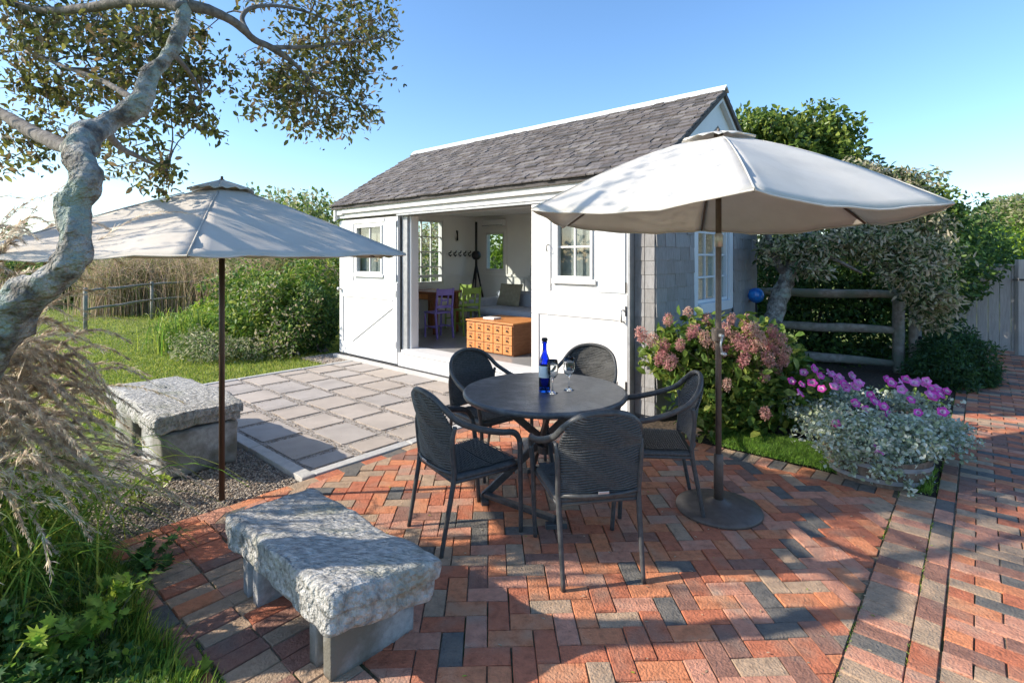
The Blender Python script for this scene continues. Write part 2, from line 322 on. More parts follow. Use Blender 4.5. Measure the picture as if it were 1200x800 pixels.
class Pieces:
    """collects alike pieces (unit-box meshes placed by matrices); nearest 300 in view become part objects, the rest one 'stuff' part"""
    def __init__(s, name, stuffname, parent, mats, limit=300): s.n, s.sn, s.p, s.mats, s.it, s.lim = name, stuffname, parent, mats, [], limit; s.cache = {}
    def add(s, mtx, mi, poly=None, shape='box'): s.it.append((mtx, mi, poly))
    def unit(s, mi, var):
        k = (mi, var)
        if k not in s.cache:
            r = random.Random(mi * 17 + var); mb = MB(); e = .04
            # slightly worn block with chamfered top edge
            lo = [(-.5, -.5, 0), (.5, -.5, 0), (.5, .5, 0), (-.5, .5, 0)]
            q = lambda a: a * (1 + r.uniform(-.025, .0))
            mid = [(q(x), q(y), .9 + r.uniform(-.05, .05)) for x, y, z in lo]
            top = [(x * .975, y * .95, 1 + r.uniform(-.07, .03)) for x, y, z in mid]
            mb.add(lo + mid + top, [(3, 2, 1, 0)] + [(i, (i + 1) % 4, 4 + (i + 1) % 4, 4 + i) for i in range(4)] + [(4 + i, 4 + (i + 1) % 4, 8 + (i + 1) % 4, 8 + i) for i in range(4)] + [(8, 9, 10, 11)])
            s.cache[k] = mb.mesh(s.n, s.mats[mi])
        return s.cache[k]
    def finish(s):
        sc = []
        for i, (m, mi, poly) in enumerate(s.it):
            p = m.translation; v = inview(p, 15); sc.append((0 if v else 1, p.y if v else 1e3 + p.length, i))
        sc.sort(); keep = [i for a, b, i in sc[:s.lim] if a == 0]; ks = set(keep); r = random.Random(5)
        for i in keep:
            m, mi, poly = s.it[i]
            if poly is None: me = s.unit(mi, r.randrange(3))
            else: mb = MB(); mb.prism(poly, 0, 1); me = mb.mesh(s.n, s.mats[mi])
            o = bpy.data.objects.new(s.n, me); link(o, s.p); o.matrix_basis = s.inv() @ m
        mb = MB()
        for i, (m, mi, poly) in enumerate(s.it):
            if i in ks: continue
            if poly is None:
                me = s.unit(mi, r.randrange(3)); mb.add([m @ v.co for v in me.vertices], [tuple(p.vertices) for p in me.polygons], mi)
            else:
                t = MB(); t.prism(poly, 0, 1); mb.add([m @ Vector(v) for v in t.v], t.f, mi)
        if mb.v:
            o = mb.obj_local(s.sn, s.mats, s.p) if s.p else mb.build(s.sn, s.mats); o['kind'] = 'stuff'
    def inv(s):
        i = Matrix.Identity(4); p = s.p
        if p is None: return i
        ch = []
        while p is not None: ch.append(p.matrix_basis.copy()); p = p.parent
        m = Matrix.Identity(4)
        for x in reversed(ch): m = m @ x
        return m.inverted()
def frame_m(org, x, y, z, sx, sy, sz):
    m = Matrix.Identity(4)
    for i in range(3): m[i][0] = x[i] * sx; m[i][1] = y[i] * sy; m[i][2] = z[i] * sz; m[i][3] = org[i]
    return m
def clip(poly, u0, u1, v0, v1):
    for ax, lim, sg in ((0, u0, 1), (0, u1, -1), (1, v0, 1), (1, v1, -1)):
        out = []
        for i in range(len(poly)):
            a, b = poly[i], poly[(i + 1) % len(poly)]; da, db = (a[ax] - lim) * sg, (b[ax] - lim) * sg
            if da >= 0: out.append(a)
            if (da >= 0) != (db >= 0): t = da / (da - db); out.append((a[0] + (b[0] - a[0]) * t, a[1] + (b[1] - a[1]) * t))
        poly = out
        if len(poly) < 3: return None
    return poly
def area(p): return abs(sum(p[i][0] * p[(i + 1) % len(p)][1] - p[(i + 1) % len(p)][0] * p[i][1] for i in range(len(p)))) / 2

# a copy of nested parents must see fresh matrices
def fx(o): return o
# ================================================================== GROUND
def sheet(name, pts, z, m, label=None, amp=0.0):
    mb = MB(); mb.prism([(p[0], p[1]) for p in pts], z - .06, z)
    o = mb.build(name, m); tag(o, kind='structure'); return o
g = MB(); n = 60; ext = 400
xs = [math.copysign(abs(t) ** 3 * ext, t) for t in np.linspace(-1, 1, n)]
for i, x in enumerate(xs):
    for j, y in enumerate(xs):
        r_ = math.hypot(x, y)
        g.v.append((x, y, -.035 + (0 if r_ < 12 else .012 * (r_ - 12) * (.6 + .4 * mnoise.noise(Vector((x, y, 0)) * .02))) - (0 if r_ < 120 else (r_ - 120) * .02)))
for i in range(n - 1):
    for j in range(n - 1):
        a = i * n + j; g.f.append((a, a + n, a + n + 1, a + 1)); g.m.append(0)
ground = g.build('ground', M['soil'], smooth=True); tag(ground, kind='structure')

PU0, PU1, PV0 = 0.55, 4.35, -2.84            # stone patio: u range, outer edge
BV0, BV1, SU = -3.95, -.10, 7.68             # brick field: outer edge, garden-side edge, soldier strip start
def uvpoly(l): return [tuple(W(u, v))[:2] for u, v in l]

# ------------------------------------------------------------------ brick patio
bp_o = sheet('brick_patio', uvpoly([(PU1 + .01, -4.06), (7.88, -4.06), (7.88, BV1 + .0), (5.45, BV1), (5.45, -.02), (PU1 + .01, -.02)]), -.005, M['sand'])
PB = Pieces('brick', 'brick_field', bp_o, M['bricks'])
def bcol(p=(.20, .26, .18, .14, .11, .11)): return int(rng.choice(6, p=p))
BL, BW, BT, GAP = .2, .1, .055, .004
def brick(u, v, along, l=BL, w=BW, mi=None, ps=None, org=W):
    """full brick: centre at (u,v), along = angle in house frame"""
    c, s = math.cos(along), math.sin(along); x = U * c + V * s; y = U * -s + V * c
    tilt = Z + x * rng.normal(0, .006) + y * rng.normal(0, .01); tilt.normalize()
    y = tilt.cross(x).normalized(); x = y.cross(tilt)
    m = frame_m(W(u, v, -.05 + rng.normal(0, .0016)), x, y, tilt, l - GAP, w - GAP, BT)
    (ps or PB).add(m, bcol() if mi is None else mi)
# herringbone at 45 degrees to the house
a45 = math.radians(45) - .02
c45, s45 = math.cos(a45), math.sin(a45)
HU0, HU1, HV0, HV1 = PU1 + .1, SU - .004, -3.54, BV1 - .2
for i in range(-60, 90):
    for j in range(-60, 60):
        k = (i - j) % 4
        # herringbone on a grid of unit w: horizontal brick covers cells (i,j),(i+1,j) when (i-j)%4==0; vertical covers (i,j),(i,j+1) when (i-j)%4==2 shifted
        if k == 0: rect = [(i, j), (i + 2, j), (i + 2, j + 1), (i, j + 1)]; al = 0
        elif k == 3: rect = [(i, j), (i + 1, j), (i + 1, j + 2), (i, j + 2)]; al = 1
        else: continue
        q = [(6.0 + (x * c45 - y * s45) * BW, -2 + (x * s45 + y * c45) * BW) for x, y in rect]
        cu = sum(p[0] for p in q) / 4; cv = sum(p[1] for p in q) / 4
        if not (HU0 - .2 < cu < HU1 + .2 and HV0 - .2 < cv < HV1 + .2): continue
        cl = clip(q, HU0, HU1, HV0, HV1)
        if not cl or area(cl) < .002: continue
        if cu < 5.4 and cv > -.25: pass
        if abs(area(cl) - area(q)) < 1e-6:
            brick(cu, cv, a45 + al * math.pi / 2)
        else:
            mu = sum(p[0] for p in cl) / len(cl); mv = sum(p[1] for p in cl) / len(cl)
            pl = [((p[0] - mu) * .975, (p[1] - mv) * .975) for p in cl]
            PB.add(frame_m(W(mu, mv, -.05 + rng.normal(0, .002)), U, V, Z, 1, 1, BT), bcol(), pl)
# stretcher course beside the stone patio, courses between that and the grass edge
v = -3.96
while v < -.15: brick(PU1 + .055, v + .1, math.pi / 2); v += .2
v = -3.96
u = PU1 + .16
while u < 7.66:
    for r_ in range(2): brick(u, -3.85 + r_ * .2 + rng.normal(0, .004), math.pi / 2, mi=bcol((.1, .18, .12, .3, .08, .22)))
    u += .1
u = PU1 + .05
while u < 7.9: brick(u + .1, -4.01 + .012 * math.sin(u * 5), 0 + rng.normal(0, .01), mi=bcol((.05, .3, .1, .1, .25, .2))); u += .2
# soldier course along the flower bed and beside the path
u = 5.45
while u < 7.6: brick(u + .05, -.205, math.pi / 2, mi=bcol((.1, .12, .16, .42, .08, .12))); u += .1
v = -3.5
while v < -.12: brick(SU + .1, v + .05, 0, mi=bcol((.13, .14, .16, .4, .06, .11))); v += .1
v = -3.5
PB.finish()
# ------------------------------------------------------------------ brick path
bpath = sheet('brick_path', uvpoly([(7.884, -7.5), (11.8, -7.5), (11.8, 8.5), (7.884, 8.5)]), -.0055, M['sand'])
PP = Pieces('brick', 'brick_paving', bpath, M['bricks'])
v = -4.5
while v < 8.4: brick(7.880 + .05, v + .1, math.pi / 2, ps=PP, mi=bcol((.12, .22, .12, .18, .20, .16))); v += .2
v = -4.5; k = 0
while v < 8.4:
    u = 7.985 + (k % 2) * .1
    if k % 2: brick(8.035, v + .05, 0, l=.1, ps=PP)
    while u < 11.7:
        brick(u + .1, v + .05, 0, ps=PP, mi=bcol((.15, .28, .15, .12, .16, .14))); u += .2
    v += .1; k += 1
PP.finish()

# ------------------------------------------------------------------ stone slab patio
sp = sheet('stone_patio', uvpoly([(PU0, PV0), (PU1, PV0), (PU1, .02), (PU0, .02)]), -.006, M['joint'])
PS = Pieces('paving_slab', 'paving', sp, M['slab'] + [M['curb']])
rows = [.46, .44, .47, .42, .44, .46]
v = PV0 + .11
for ri, h in enumerate(rows):
    u = PU0 + .03 - (.22 if ri % 2 else 0)
    while u < PU1 - .16:
        wdt = rnd.choice((.50, .54, .46, .60)); a, b = max(u, PU0 + .03), min(u + wdt, PU1 - .12); vt = min(v + h, -.02)
        if b - a > .12:
            gp = .085
            j = lambda: rnd.uniform(-.012, .012)
            cu, cv = (a + b) / 2, (v + vt) / 2; hw, hh = (b - a - gp) / 2, (vt - v - gp) / 2
            ch = .014
            poly = [(-hw + ch + j(), -hh + j()), (hw - ch + j(), -hh + j()), (hw + j(), -hh + ch), (hw + j(), hh - ch), (hw - ch, hh + j()), (-hw + ch, hh + j()), (-hw + j(), hh - ch), (-hw + j(), -hh + ch)]
            PS.add(frame_m(W(cu, cv, -.045 + rnd.uniform(-.002, .002)), U, V, (Z + U * rnd.uniform(-.004, .004)).normalized(), 1, 1, .048), rnd.randrange(3), poly)
        u += wdt
    v += h
for k in range(4):   # kerb stones along the two outer edges
    a = PU0 + (PU1 - PU0) * k / 4; b = PU0 + (PU1 - PU0) * (k + 1) / 4 - .006
    PS.add(frame_m(W((a + b) / 2, PV0 + .045, -.05), U, V, Z, b - a, .1, .072), 3)
for k in range(3):
    a = PV0 + .1 + (2.72) * k / 3; b = PV0 + .1 + 2.72 * (k + 1) / 3 - .006
    PS.add(frame_m(W(PU1 - .055, (a + b) / 2, -.05), V, -U, Z, b - a, .1, .066), 3)
for k in range(3):
    a = PV0 + .1 + (2.72) * k / 3; b = PV0 + .1 + 2.72 * (k + 1) / 3 - .006
    PS.add(frame_m(W(PU0 + .0, (a + b) / 2, -.05), V, -U, Z, b - a, .07, .060), 3)
PS.finish()
# pebbles showing in the joints and gravel corner
def pebbles(name, n, fn, size, label=None):
    pos = []
    while len(pos) < n:
        p = fn()
        if p is not None: pos.append(p)
    pos = np.array(pos); t = []
    for x in (-1, 1):
        pass
    tv = np.array([(1, 0, 0), (0, 1, 0), (-1, 0, 0), (0, -1, 0), (0, 0, .7), (0, 0, -.6)], float) * .5
    tf = [(0, 1, 4), (1, 2, 4), (2, 3, 4), (3, 0, 4), (1, 0, 5), (2, 1, 5), (3, 2, 5), (0, 3, 5)]
    n = len(pos); L = size * (.5 + rng.rand(n))
    part = scatter((tv, tf), pos, np.column_stack([rng.normal(size=n), rng.normal(size=n), rng.normal(size=n) * .15]), np.tile([0, 0, 1.], (n, 1)), L, L * (.6 + .4 * rng.rand(n)), 4)
    o = np_obj(name, [part], M['pebble']); tag(o, kind='stuff'); return o
gr = sheet('gravel_bed', [tuple(W(u, v))[:2] for u, v in [(2.2, PV0 - .02), (2.2, -3.4), (3.3, -3.95), (4.0, -4.3), (PU1, -4.0), (PU1, PV0 - .02)]], -.02, M['gravel'])
def gfn():
    u, v = rnd.uniform(3.3, 4.37), rnd.uniform(-4.1, -2.86); return tuple(W(u, v, -.018 + rnd.random() * .012))
pb = pebbles('gravel', 9000, gfn, .017); pb['label'] = 'loose grey brown gravel around the base of the left parasol pole'
def jfn():
    u, v = rnd.uniform(PU0, PU1 - .1), rnd.uniform(PV0 + .1, -.05)
    return tuple(W(u, v, -.004 + rnd.random() * .004))
jb = pebbles('joint_pebbles', 12000, jfn, .013); jb['label'] = 'small pebbles filling the joints between the patio slabs'
def gfn2():
    u, v = rnd.uniform(-.35, .5), rnd.uniform(-.5, .15); return tuple(W(u, v, -.02 + rnd.random() * .012))
sheet('gravel_strip', uvpoly([(-.35, -.5), (.5, -.5), (.5, .1), (-.35, .2)]), -.022, M['mulch'])
pb2 = pebbles('gravel', 2500, gfn2, .03); pb2['label'] = 'dark gravel strip at the far left corner of the white shed'

# ------------------------------------------------------------------ flower bed
bed = MB(); nb = 34
BU0, BU1, BVa, BVb = 5.5, 7.875, -.1, 7.0
for i in range(nb + 1):
    for j in range(nb + 1):
        u = BU0 + (BU1 - BU0) * i / nb; v = BVa + (BVb - BVa) * (j / nb) ** 1.5
        p = W(u, v); e = min(1, (v - BVa) / .3, (BU1 - u) / .25 + .1)
        bed.v.append((p.x, p.y, -.02 + e * (.07 + .05 * mnoise.noise(p * 3))))
for i in range(nb):
    for j in range(nb):
        a = i * (nb + 1) + j; bed.f.append((a, a + nb + 1, a + nb + 2, a + 1)); bed.m.append(0)
o = bed.build('flower_bed', M['mulch'], smooth=True); tag(o, kind='structure')
ms = MB(); nm_ = 22
for i in range(nm_ + 1):
    for j in range(nm_ + 1):
        a = i / nm_; b = j / nm_; u = 6.35 + 1.5 * a; v = -.09 + .42 * b
        p = W(u, v); h = .075 * math.sin(math.pi * min(1, max(0, b))) ** .5 * math.sin(math.pi * (.06 + .88 * a)) ** .4
        ms.v.append((p.x, p.y, -.015 + h + .02 * mnoise.noise(p * 8) + (.03 + .04 * b)))
for i in range(nm_):
    for j in range(nm_):
        a = i * (nm_ + 1) + j; ms.f.append((a, a + nm_ + 1, a + nm_ + 2, a + 1)); ms.m.append(0)
o = ms.build('moss_patch', M['moss'], smooth=True); tag(o, kind='structure')
n = 16000; uu = 6.32 + 1.54 * rng.rand(n); vv = -.1 + .46 * rng.rand(n)
pos = np.array([tuple(W(a, b, .0 + .08 * math.sin(math.pi * min(1, max(0, (b + .1) / .46))) ** .5)) for a, b in zip(uu, vv)])
part = scatter(T_BLADE, pos, np.column_stack([rng.normal(0, .4, n), rng.normal(0, .4, n), np.ones(n)]), rdir(n), .03 + .03 * rng.rand(n), np.full(n, .005), 3)
o = np_obj('moss', [part], [M['deep'][2], M['tall_grass'][0], M['cover'][0]]); tag(o, 'bright green mossy ground cover at the edge of the flower bed', None, None, 'stuff')

# ------------------------------------------------------------------ lawn blades
def lawn(name, n, fn, h, w, mats, lean=(0, 0)):
    pos = fn(n); k = len(pos)
    d = np.column_stack([rng.normal(lean[0], .35, k), rng.normal(lean[1], .35, k), np.ones(k)])
    hs = h * (.5 + rng.rand(k)); part = scatter(T_SIMPLE if h < .08 else T_BLADE, pos, d, rdir(k), hs, np.full(k, w), len(mats))
    o = np_obj(name, [part], mats); tag(o, kind='stuff'); return o
def lawn_pts(n):
    # denser near: sample depth with 1/d falloff
    d = 4.2 * (22 / 4.2) ** rng.rand(n); x = -d * (.33 + .75 * rng.rand(n)) + .9
    m = np.ones(n, bool)
    r = np.column_stack([x - O.x, d - O.y]); u = r @ np.array([U.x, U.y]); v = r @ np.array([V.x, V.y])
    m &= ~((u > PU0 - .05) & (u < 8) & (v > PV0 - .02) & (v < .1)); m &= ~((u > -.1) & (v > .0)); m &= ~((u > 1.7) & (v > -4.2) & (v < PV0))
    m &= ~((u > -.3) & (v > -.45)); m &= (u < 4.3)
    return np.column_stack([x, d, np.full(n, -.035) + np.where(np.hypot(x, d) > 12, .01 * (np.hypot(x, d) - 12), 0)])[m]
lw = lawn('lawn_grass', 150000, lawn_pts, .04, .012, M['grass_l']); lw['label'] = 'short mown bright green lawn beyond the stone bench'

# ================================================================== SHED
shed = thing('garden_shed', 'white garden shed with grey shingled roof and wide open sliding doors', 'shed', W(2.84, 1.68), HOUSE_ROT)
WU0, WU1, WV0, WV1 = 0.0, 5.68, .12, 3.24
EZ, RZ, RV = 2.58, 3.58, 1.68
SLP = (RZ - EZ) / (RV - WV0)
def hb(mb, u0, u1, v0, v1, z0, z1, mi=0): return mb.box(u0, u1, v0, v1, z0, z1, mi, f=W)
def part(mb, name, mats, parent=None, **k): return mb.obj_local(name, mats, parent or shed, **k)
def wall_boxes(mb, ax, a0, a1, t0, t1, z0, z1, holes, mi=0):
    """wall along axis ax ('u' or 'v') with non overlapping holes (h0,h1,hz0,hz1)"""
    def bx(a, b, c, d):
        if b - a < 1e-4 or d - c < 1e-4: return
        if ax == 'u': hb(mb, a, b, t0, t1, c, d, mi)
        else: hb(mb, t0, t1, a, b, c, d, mi)
    cur = a0
    for h0, h1, hz0, hz1 in sorted(holes):
        bx(cur, h0, z0, z1); bx(h0, h1, z0, hz0); bx(h0, h1, hz1, z1); cur = h1
    bx(cur, a1, z0, z1)
OP0, OP1, OPZ0, OPZ1 = 1.76, 4.40, .30, 2.27
FZ = .30
LWIN = (1.43, 2.21, 1.15, 2.38); BWIN = (.395, .924, 1.39, 2.17); RWIN = (1.16, 2.17, 1.12, 2.25)
# front wall
mb = MB(); wall_boxes(mb, 'u', WU0, WU1, WV0, WV0 + .08, 0, EZ - .02, [(OP0, OP1, 0, OPZ1)])
fw = part(mb, 'front_wall', M['siding'][0])
mb = MB(); wall_boxes(mb, 'u', WU0 + .1, WU1 - .1, WV0 + .08, WV0 + .1, FZ, 2.5, [(OP0, OP1, FZ, OPZ1)]); part(mb, 'interior_lining', M['white_in'])
# left end wall, right end wall, back wall
def gable(mb, u0, u1, mi=0):
    p = [(WV0, EZ - .02), (WV1, EZ - .02), (RV, RZ - .03)]
    vs = [W(u0, a, z) for a, z in p] + [W(u1, a, z) for a, z in p]; mb.add(vs, [(2, 1, 0), (3, 4, 5), (0, 1, 4, 3), (1, 2, 5, 4), (2, 0, 3, 5)], mi)
mb = MB(); wall_boxes(mb, 'v', WV0 + .08, WV1, WU0, WU0 + .08, 0, EZ - .02, [LWIN]); gable(mb, WU0, WU0 + .08); lwall = part(mb, 'left_wall', M['siding'][0])
mb = MB(); wall_boxes(mb, 'v', WV0 + .1, WV1 - .1, WU0 + .08, WU0 + .1, FZ, 2.5, [LWIN]); part(mb, 'interior_lining', M['white_in'])
mb = MB(); wall_boxes(mb, 'v', WV0 + .08, WV1, WU1 - .08, WU1, 0, EZ - .02, [RWIN]); gable(mb, WU1 - .08, WU1); rwall = part(mb, 'right_wall', M['siding'][0])
mb = MB(); wall_boxes(mb, 'v', WV0 + .1, WV1 - .1, WU1 - .1, WU1 - .08, FZ, 2.5, [RWIN]); part(mb, 'interior_lining', M['white_in'])
mb = MB(); wall_boxes(mb, 'u', WU0 + .08, WU1 - .08, WV1 - .08, WV1, 0, EZ - .02, [BWIN]); part(mb, 'back_wall', M['siding'][0])
mb = MB(); wall_boxes(mb, 'u', WU0 + .1, WU1 - .1, WV1 - .1, WV1 - .08, FZ, 2.5, [BWIN]); part(mb, 'interior_lining', M['white_in'])
# floor and threshold
part(hb(MB(), WU0 + .08, WU1 - .08, WV0 + .08, WV1 - .08, FZ - .08, FZ), 'floor', M['floor_in'])
mb = MB(); hb(mb, OP0 - .02, OP1 + .1, -.02, WV0 + .2, FZ - .05, FZ + .004); part(mb, 'threshold', M['white'], bevel=.006)
part(hb(MB(), OP0 - .12, 5.45, .0, WV0 - .002, .05, FZ - .052), 'riser_board', M['white'], bevel=.004)
part(hb(MB(), -.02, 5.5, -.10, -.002, -.01, .045), 'sill_board', M['curb'], bevel=.006)
part(hb(MB(), -.02, 5.47, -.03, .012, .046, .058), 'door_track', M['dark'])
part(hb(MB(), WU0 + .1, WU1 - .1, WV0 + .1, WV1 - .1, 2.5, 2.53), 'ceiling', M['white_in'])
mb = MB()
hb(mb, WU0 + .101, WU0 + .12, WV0 + .101, WV1 - .101, 1.27, 1.32); hb(mb, WU0 + .121, WU1 - .101, WV1 - .12, WV1 - .101, 1.27, 1.32)
part(mb, 'wall_rail', M['white_in'], bevel=.004)
mb = MB(); hb(mb, WU0 + .101, WU0 + .115, WV0 + .101, WV1 - .101, FZ, FZ + .14); hb(mb, WU0 + .116, WU1 - .101, WV1 - .115, WV1 - .101, FZ, FZ + .14); part(mb, 'skirting', M['white_in'])
# jambs, header, fascia
mb = MB(); hb(mb, OP0 - .13, OP0, WV0 - .04, WV0 + .12, .06, OPZ1 + .01); part(mb, 'door_jamb', M['galv'], bevel=.006)
mb = MB(); hb(mb, OP0 - .0, OP0 + .04, WV0 + .0, WV0 + .14, FZ + .005, OPZ1 - .001); part(mb, 'door_jamb', M['white'], bevel=.004)
mb = MB(); hb(mb, OP1 - .01, OP1 + .08, WV0 - .002, WV0 + .13, .3, OPZ1); part(mb, 'door_jamb', M['white'], bevel=.004)
mb = MB(); hb(mb, 1.6, 5.5, .0, .045, 2.275, 2.305); part(mb, 'door_track', M['galv'])
mb = MB(); hb(mb, -.0, 5.69, -.012, WV0 - .002, 2.307, 2.375); part(mb, 'header_board', M['white'], bevel=.004)
mb = MB(); hb(mb, .18, 5.72, -.055, -.02, 2.38, 2.50); part(mb, 'fascia_board', M['white'], bevel=.004)
mb = MB(); hb(mb, -.02, .17, -.05, .1, 2.36, 2.49); part(mb, 'eave_return', M['white'], bevel=.006)
part(hb(MB(), .0, 5.70, -.02, WV0 - .001, 2.3755, 2.379), 'soffit', M['white'])
# corner boards (front right corner seen end-on)
mb = MB(); hb(mb, 5.452, 5.475, .0, WV0 - .002, .05, 2.3); part(mb, 'door_stop', M['galv'])

# ---- roof
def RP(u, s, side=0):      # point on the roof plane, s metres up the slope from the eave
    ln = math.hypot(1, SLP); v = -.09 + s / ln
    z = EZ + (v - WV0) * SLP + .06
    return W(u, v if side == 0 else 2 * RV - v, z)
SL = (RV + .09) * math.hypot(1, SLP)
RU0, RU1 = -.10, 5.82
mb = MB()
for side in (0, 1):
    a = [RP(RU0, 0, side), RP(RU1, 0, side), RP(RU1, SL, side), RP(RU0, SL, side)]
    lo = [p - Z * .05 for p in a]
    mb.hexa(lo + a if side == 0 else [lo[1], lo[0], lo[3], lo[2], a[1], a[0], a[3], a[2]])
roof = part(mb, 'roof', M['roof'][3])
PR = Pieces('shingle', 'far_shingles', roof, M['roof'])
exp_ = .112
upv = (RP(0, 1) - RP(0, 0)).normalized(); nrm = U.cross(upv).normalized()
k = 0; s = -.03
while s < SL - .03:
    u = RU0 - rnd.random() * .1
    while u < RU1:
        w_ = rnd.choice((.10, .12, .15, .17, .13)); a, b = max(u, RU0 - .01), min(u + w_, RU1 + .01)
        if b - a > .03:
            tl = rnd.uniform(.10, .14); y = (upv - nrm * tl).normalized(); zz = U.cross(y).normalized()
            l = min(.18, SL - s + .05)
            org = RP((a + b) / 2, s + rnd.uniform(-.008, .01)) + nrm * (.018 if s < 0 else rnd.uniform(.020, .026)) + y * l / 2
            PR.add(frame_m(org, U, y, zz, b - a - .005, l, rnd.uniform(.012, .024)), int(rng.choice(4, p=(.42, .25, .18, .15))))
        u += w_
    s += exp_; k += 1
PR.finish()
# back slope: long courses
mb = MB(); s = 0
while s < SL - .05:
    a, b = RP(RU0, s, 1), RP(RU1, s, 1); c, d = RP(RU1, min(s + .15, SL - .02), 1), RP(RU0, min(s + .15, SL - .02), 1)
    mb.hexa([b + Z * .002, a + Z * .002, d, c, b + Z * .03, a + Z * .03, d + Z * .012, c + Z * .012]); s += exp_
o = part(mb, 'far_slope_courses', M['roof'][0])
# ridge cap: one inverted V board
mb = MB()
for uu_ in (RU0 - .02, RU1 + .02):
    a = RP(uu_, SL - .09, 0); b = RP(uu_, SL - .09, 1); c = RP(uu_, SL, 0)
    for p_, z_ in ((a, .040), (a, .060), (c, .075), (b, .060), (b, .040), (c, .052)): mb.v.append(tuple(p_ + Z * z_))
mb.f += [(i_, (i_ + 1) % 6, 6 + (i_ + 1) % 6, 6 + i_) for i_ in range(6)] + [(0, 5, 2, 1), (5, 4, 3, 2), (6, 7, 8, 11), (11, 8, 9, 10)]; mb.m += [0] * 10
part(mb, 'ridge_cap', M['trim_blue'])
# rake boards on both gables
def rake(ux0, ux1, drop, w, m, name, side, off=0.0):
    mb = MB()
    for sd in (0, 1):
        f = lambda u, s, dz: RP(u, s, sd) - Z * dz
        s0, s1 = .02 + off, SL - .0
        a = [f(ux0, s0, drop + w), f(ux1, s0, drop + w), f(ux1, s1, drop + w), f(ux0, s1, drop + w)]; b = [f(ux0, s0, drop), f(ux1, s0, drop), f(ux1, s1, drop), f(ux0, s1, drop)]
        mb.hexa(a + b if sd == 0 else [a[1], a[0], a[3], a[2], b[1], b[0], b[3], b[2]])
    return part(mb, name, m)
rake(WU1 + .002, WU1 + .055, .055, .34, M['trim_blue'], 'rake_board', 1)
rake(WU1 + .057, WU1 + .11, .052, .06, M['trim_blue'], 'rake_moulding', 1)
rake(WU0 - .05, WU0 - .002, .055, .2, M['white'], 'rake_board', 0)
# gable louvre triangle
mb = MB()
for k in range(9):
    z0 = 2.72 + k * .055; hw = (3.28 - z0) * 1.3 * .75
    if hw > .02: hb(mb, WU1 + .004, WU1 + .03, RV - hw, RV + hw, z0, z0 + .045)
part(mb, 'gable_louvre', M['trim_blue'])
# ---- siding on right wall and the bit of front wall right of the door
PSd = Pieces('shingle', 'siding_courses', rwall, M['siding'])
zc = .08; k = 0
while zc < 3.5:
    v = WV0 - .02 - rnd.random() * .1
    h = .14
    while v < WV1:
        w_ = rnd.choice((.2, .26, .32, .38, .24)); a, b = max(v, WV0 - .018), min(v + w_, WV1)
        top = zc + h
        lim = (top - EZ) / SLP if top > EZ else -1
        if b - a > .03 and not (b > RWIN[0] - .13 and a < RWIN[1] + .13 and top > RWIN[2] - .12 and zc < RWIN[3] + .12):
            segs = [(a, b)]
        elif b - a > .03:
            segs = []
            if top <= RWIN[2] - .12 or zc >= RWIN[3] + .12: segs = [(a, b)]
            else:
                if a < RWIN[0] - .13: segs.append((a, RWIN[0] - .13))
                if b > RWIN[1] + .13: segs.append((RWIN[1] + .13, b))
        else: segs = []
        for a_, b_ in segs:
            if lim > 0:
                a_ = max(a_, WV0 + lim); b_ = min(b_, WV1 - lim)
            if b_ - a_ > .03:
                zz = U; y = (Z - U * .06).normalized(); x = V
                org = W(WU1 + .019 + rnd.uniform(0, .003), (a_ + b_) / 2, (zc + .085))
                PSd.add(frame_m(org, x, y, U, b_ - a_ - .0015, .165, .014), int(rng.choice(3, p=(.6, .25, .15))))
        v += w_
    zc += h; k += 1
PSd.finish()
PSf = Pieces('shingle', 'siding_courses', fw, M['siding'])
zc = .08
while zc < 2.2:
    for a, b in ((5.478, 5.59), (5.593, 5.70)):
        y = (Z + V * .09).normalized()
        PSf.add(frame_m(W((a + b) / 2, WV0 - .019, zc + .085), -U, y, -V, b - a - .003, .17, .010), rnd.randrange(3))
    zc += .14
PSf.finish()

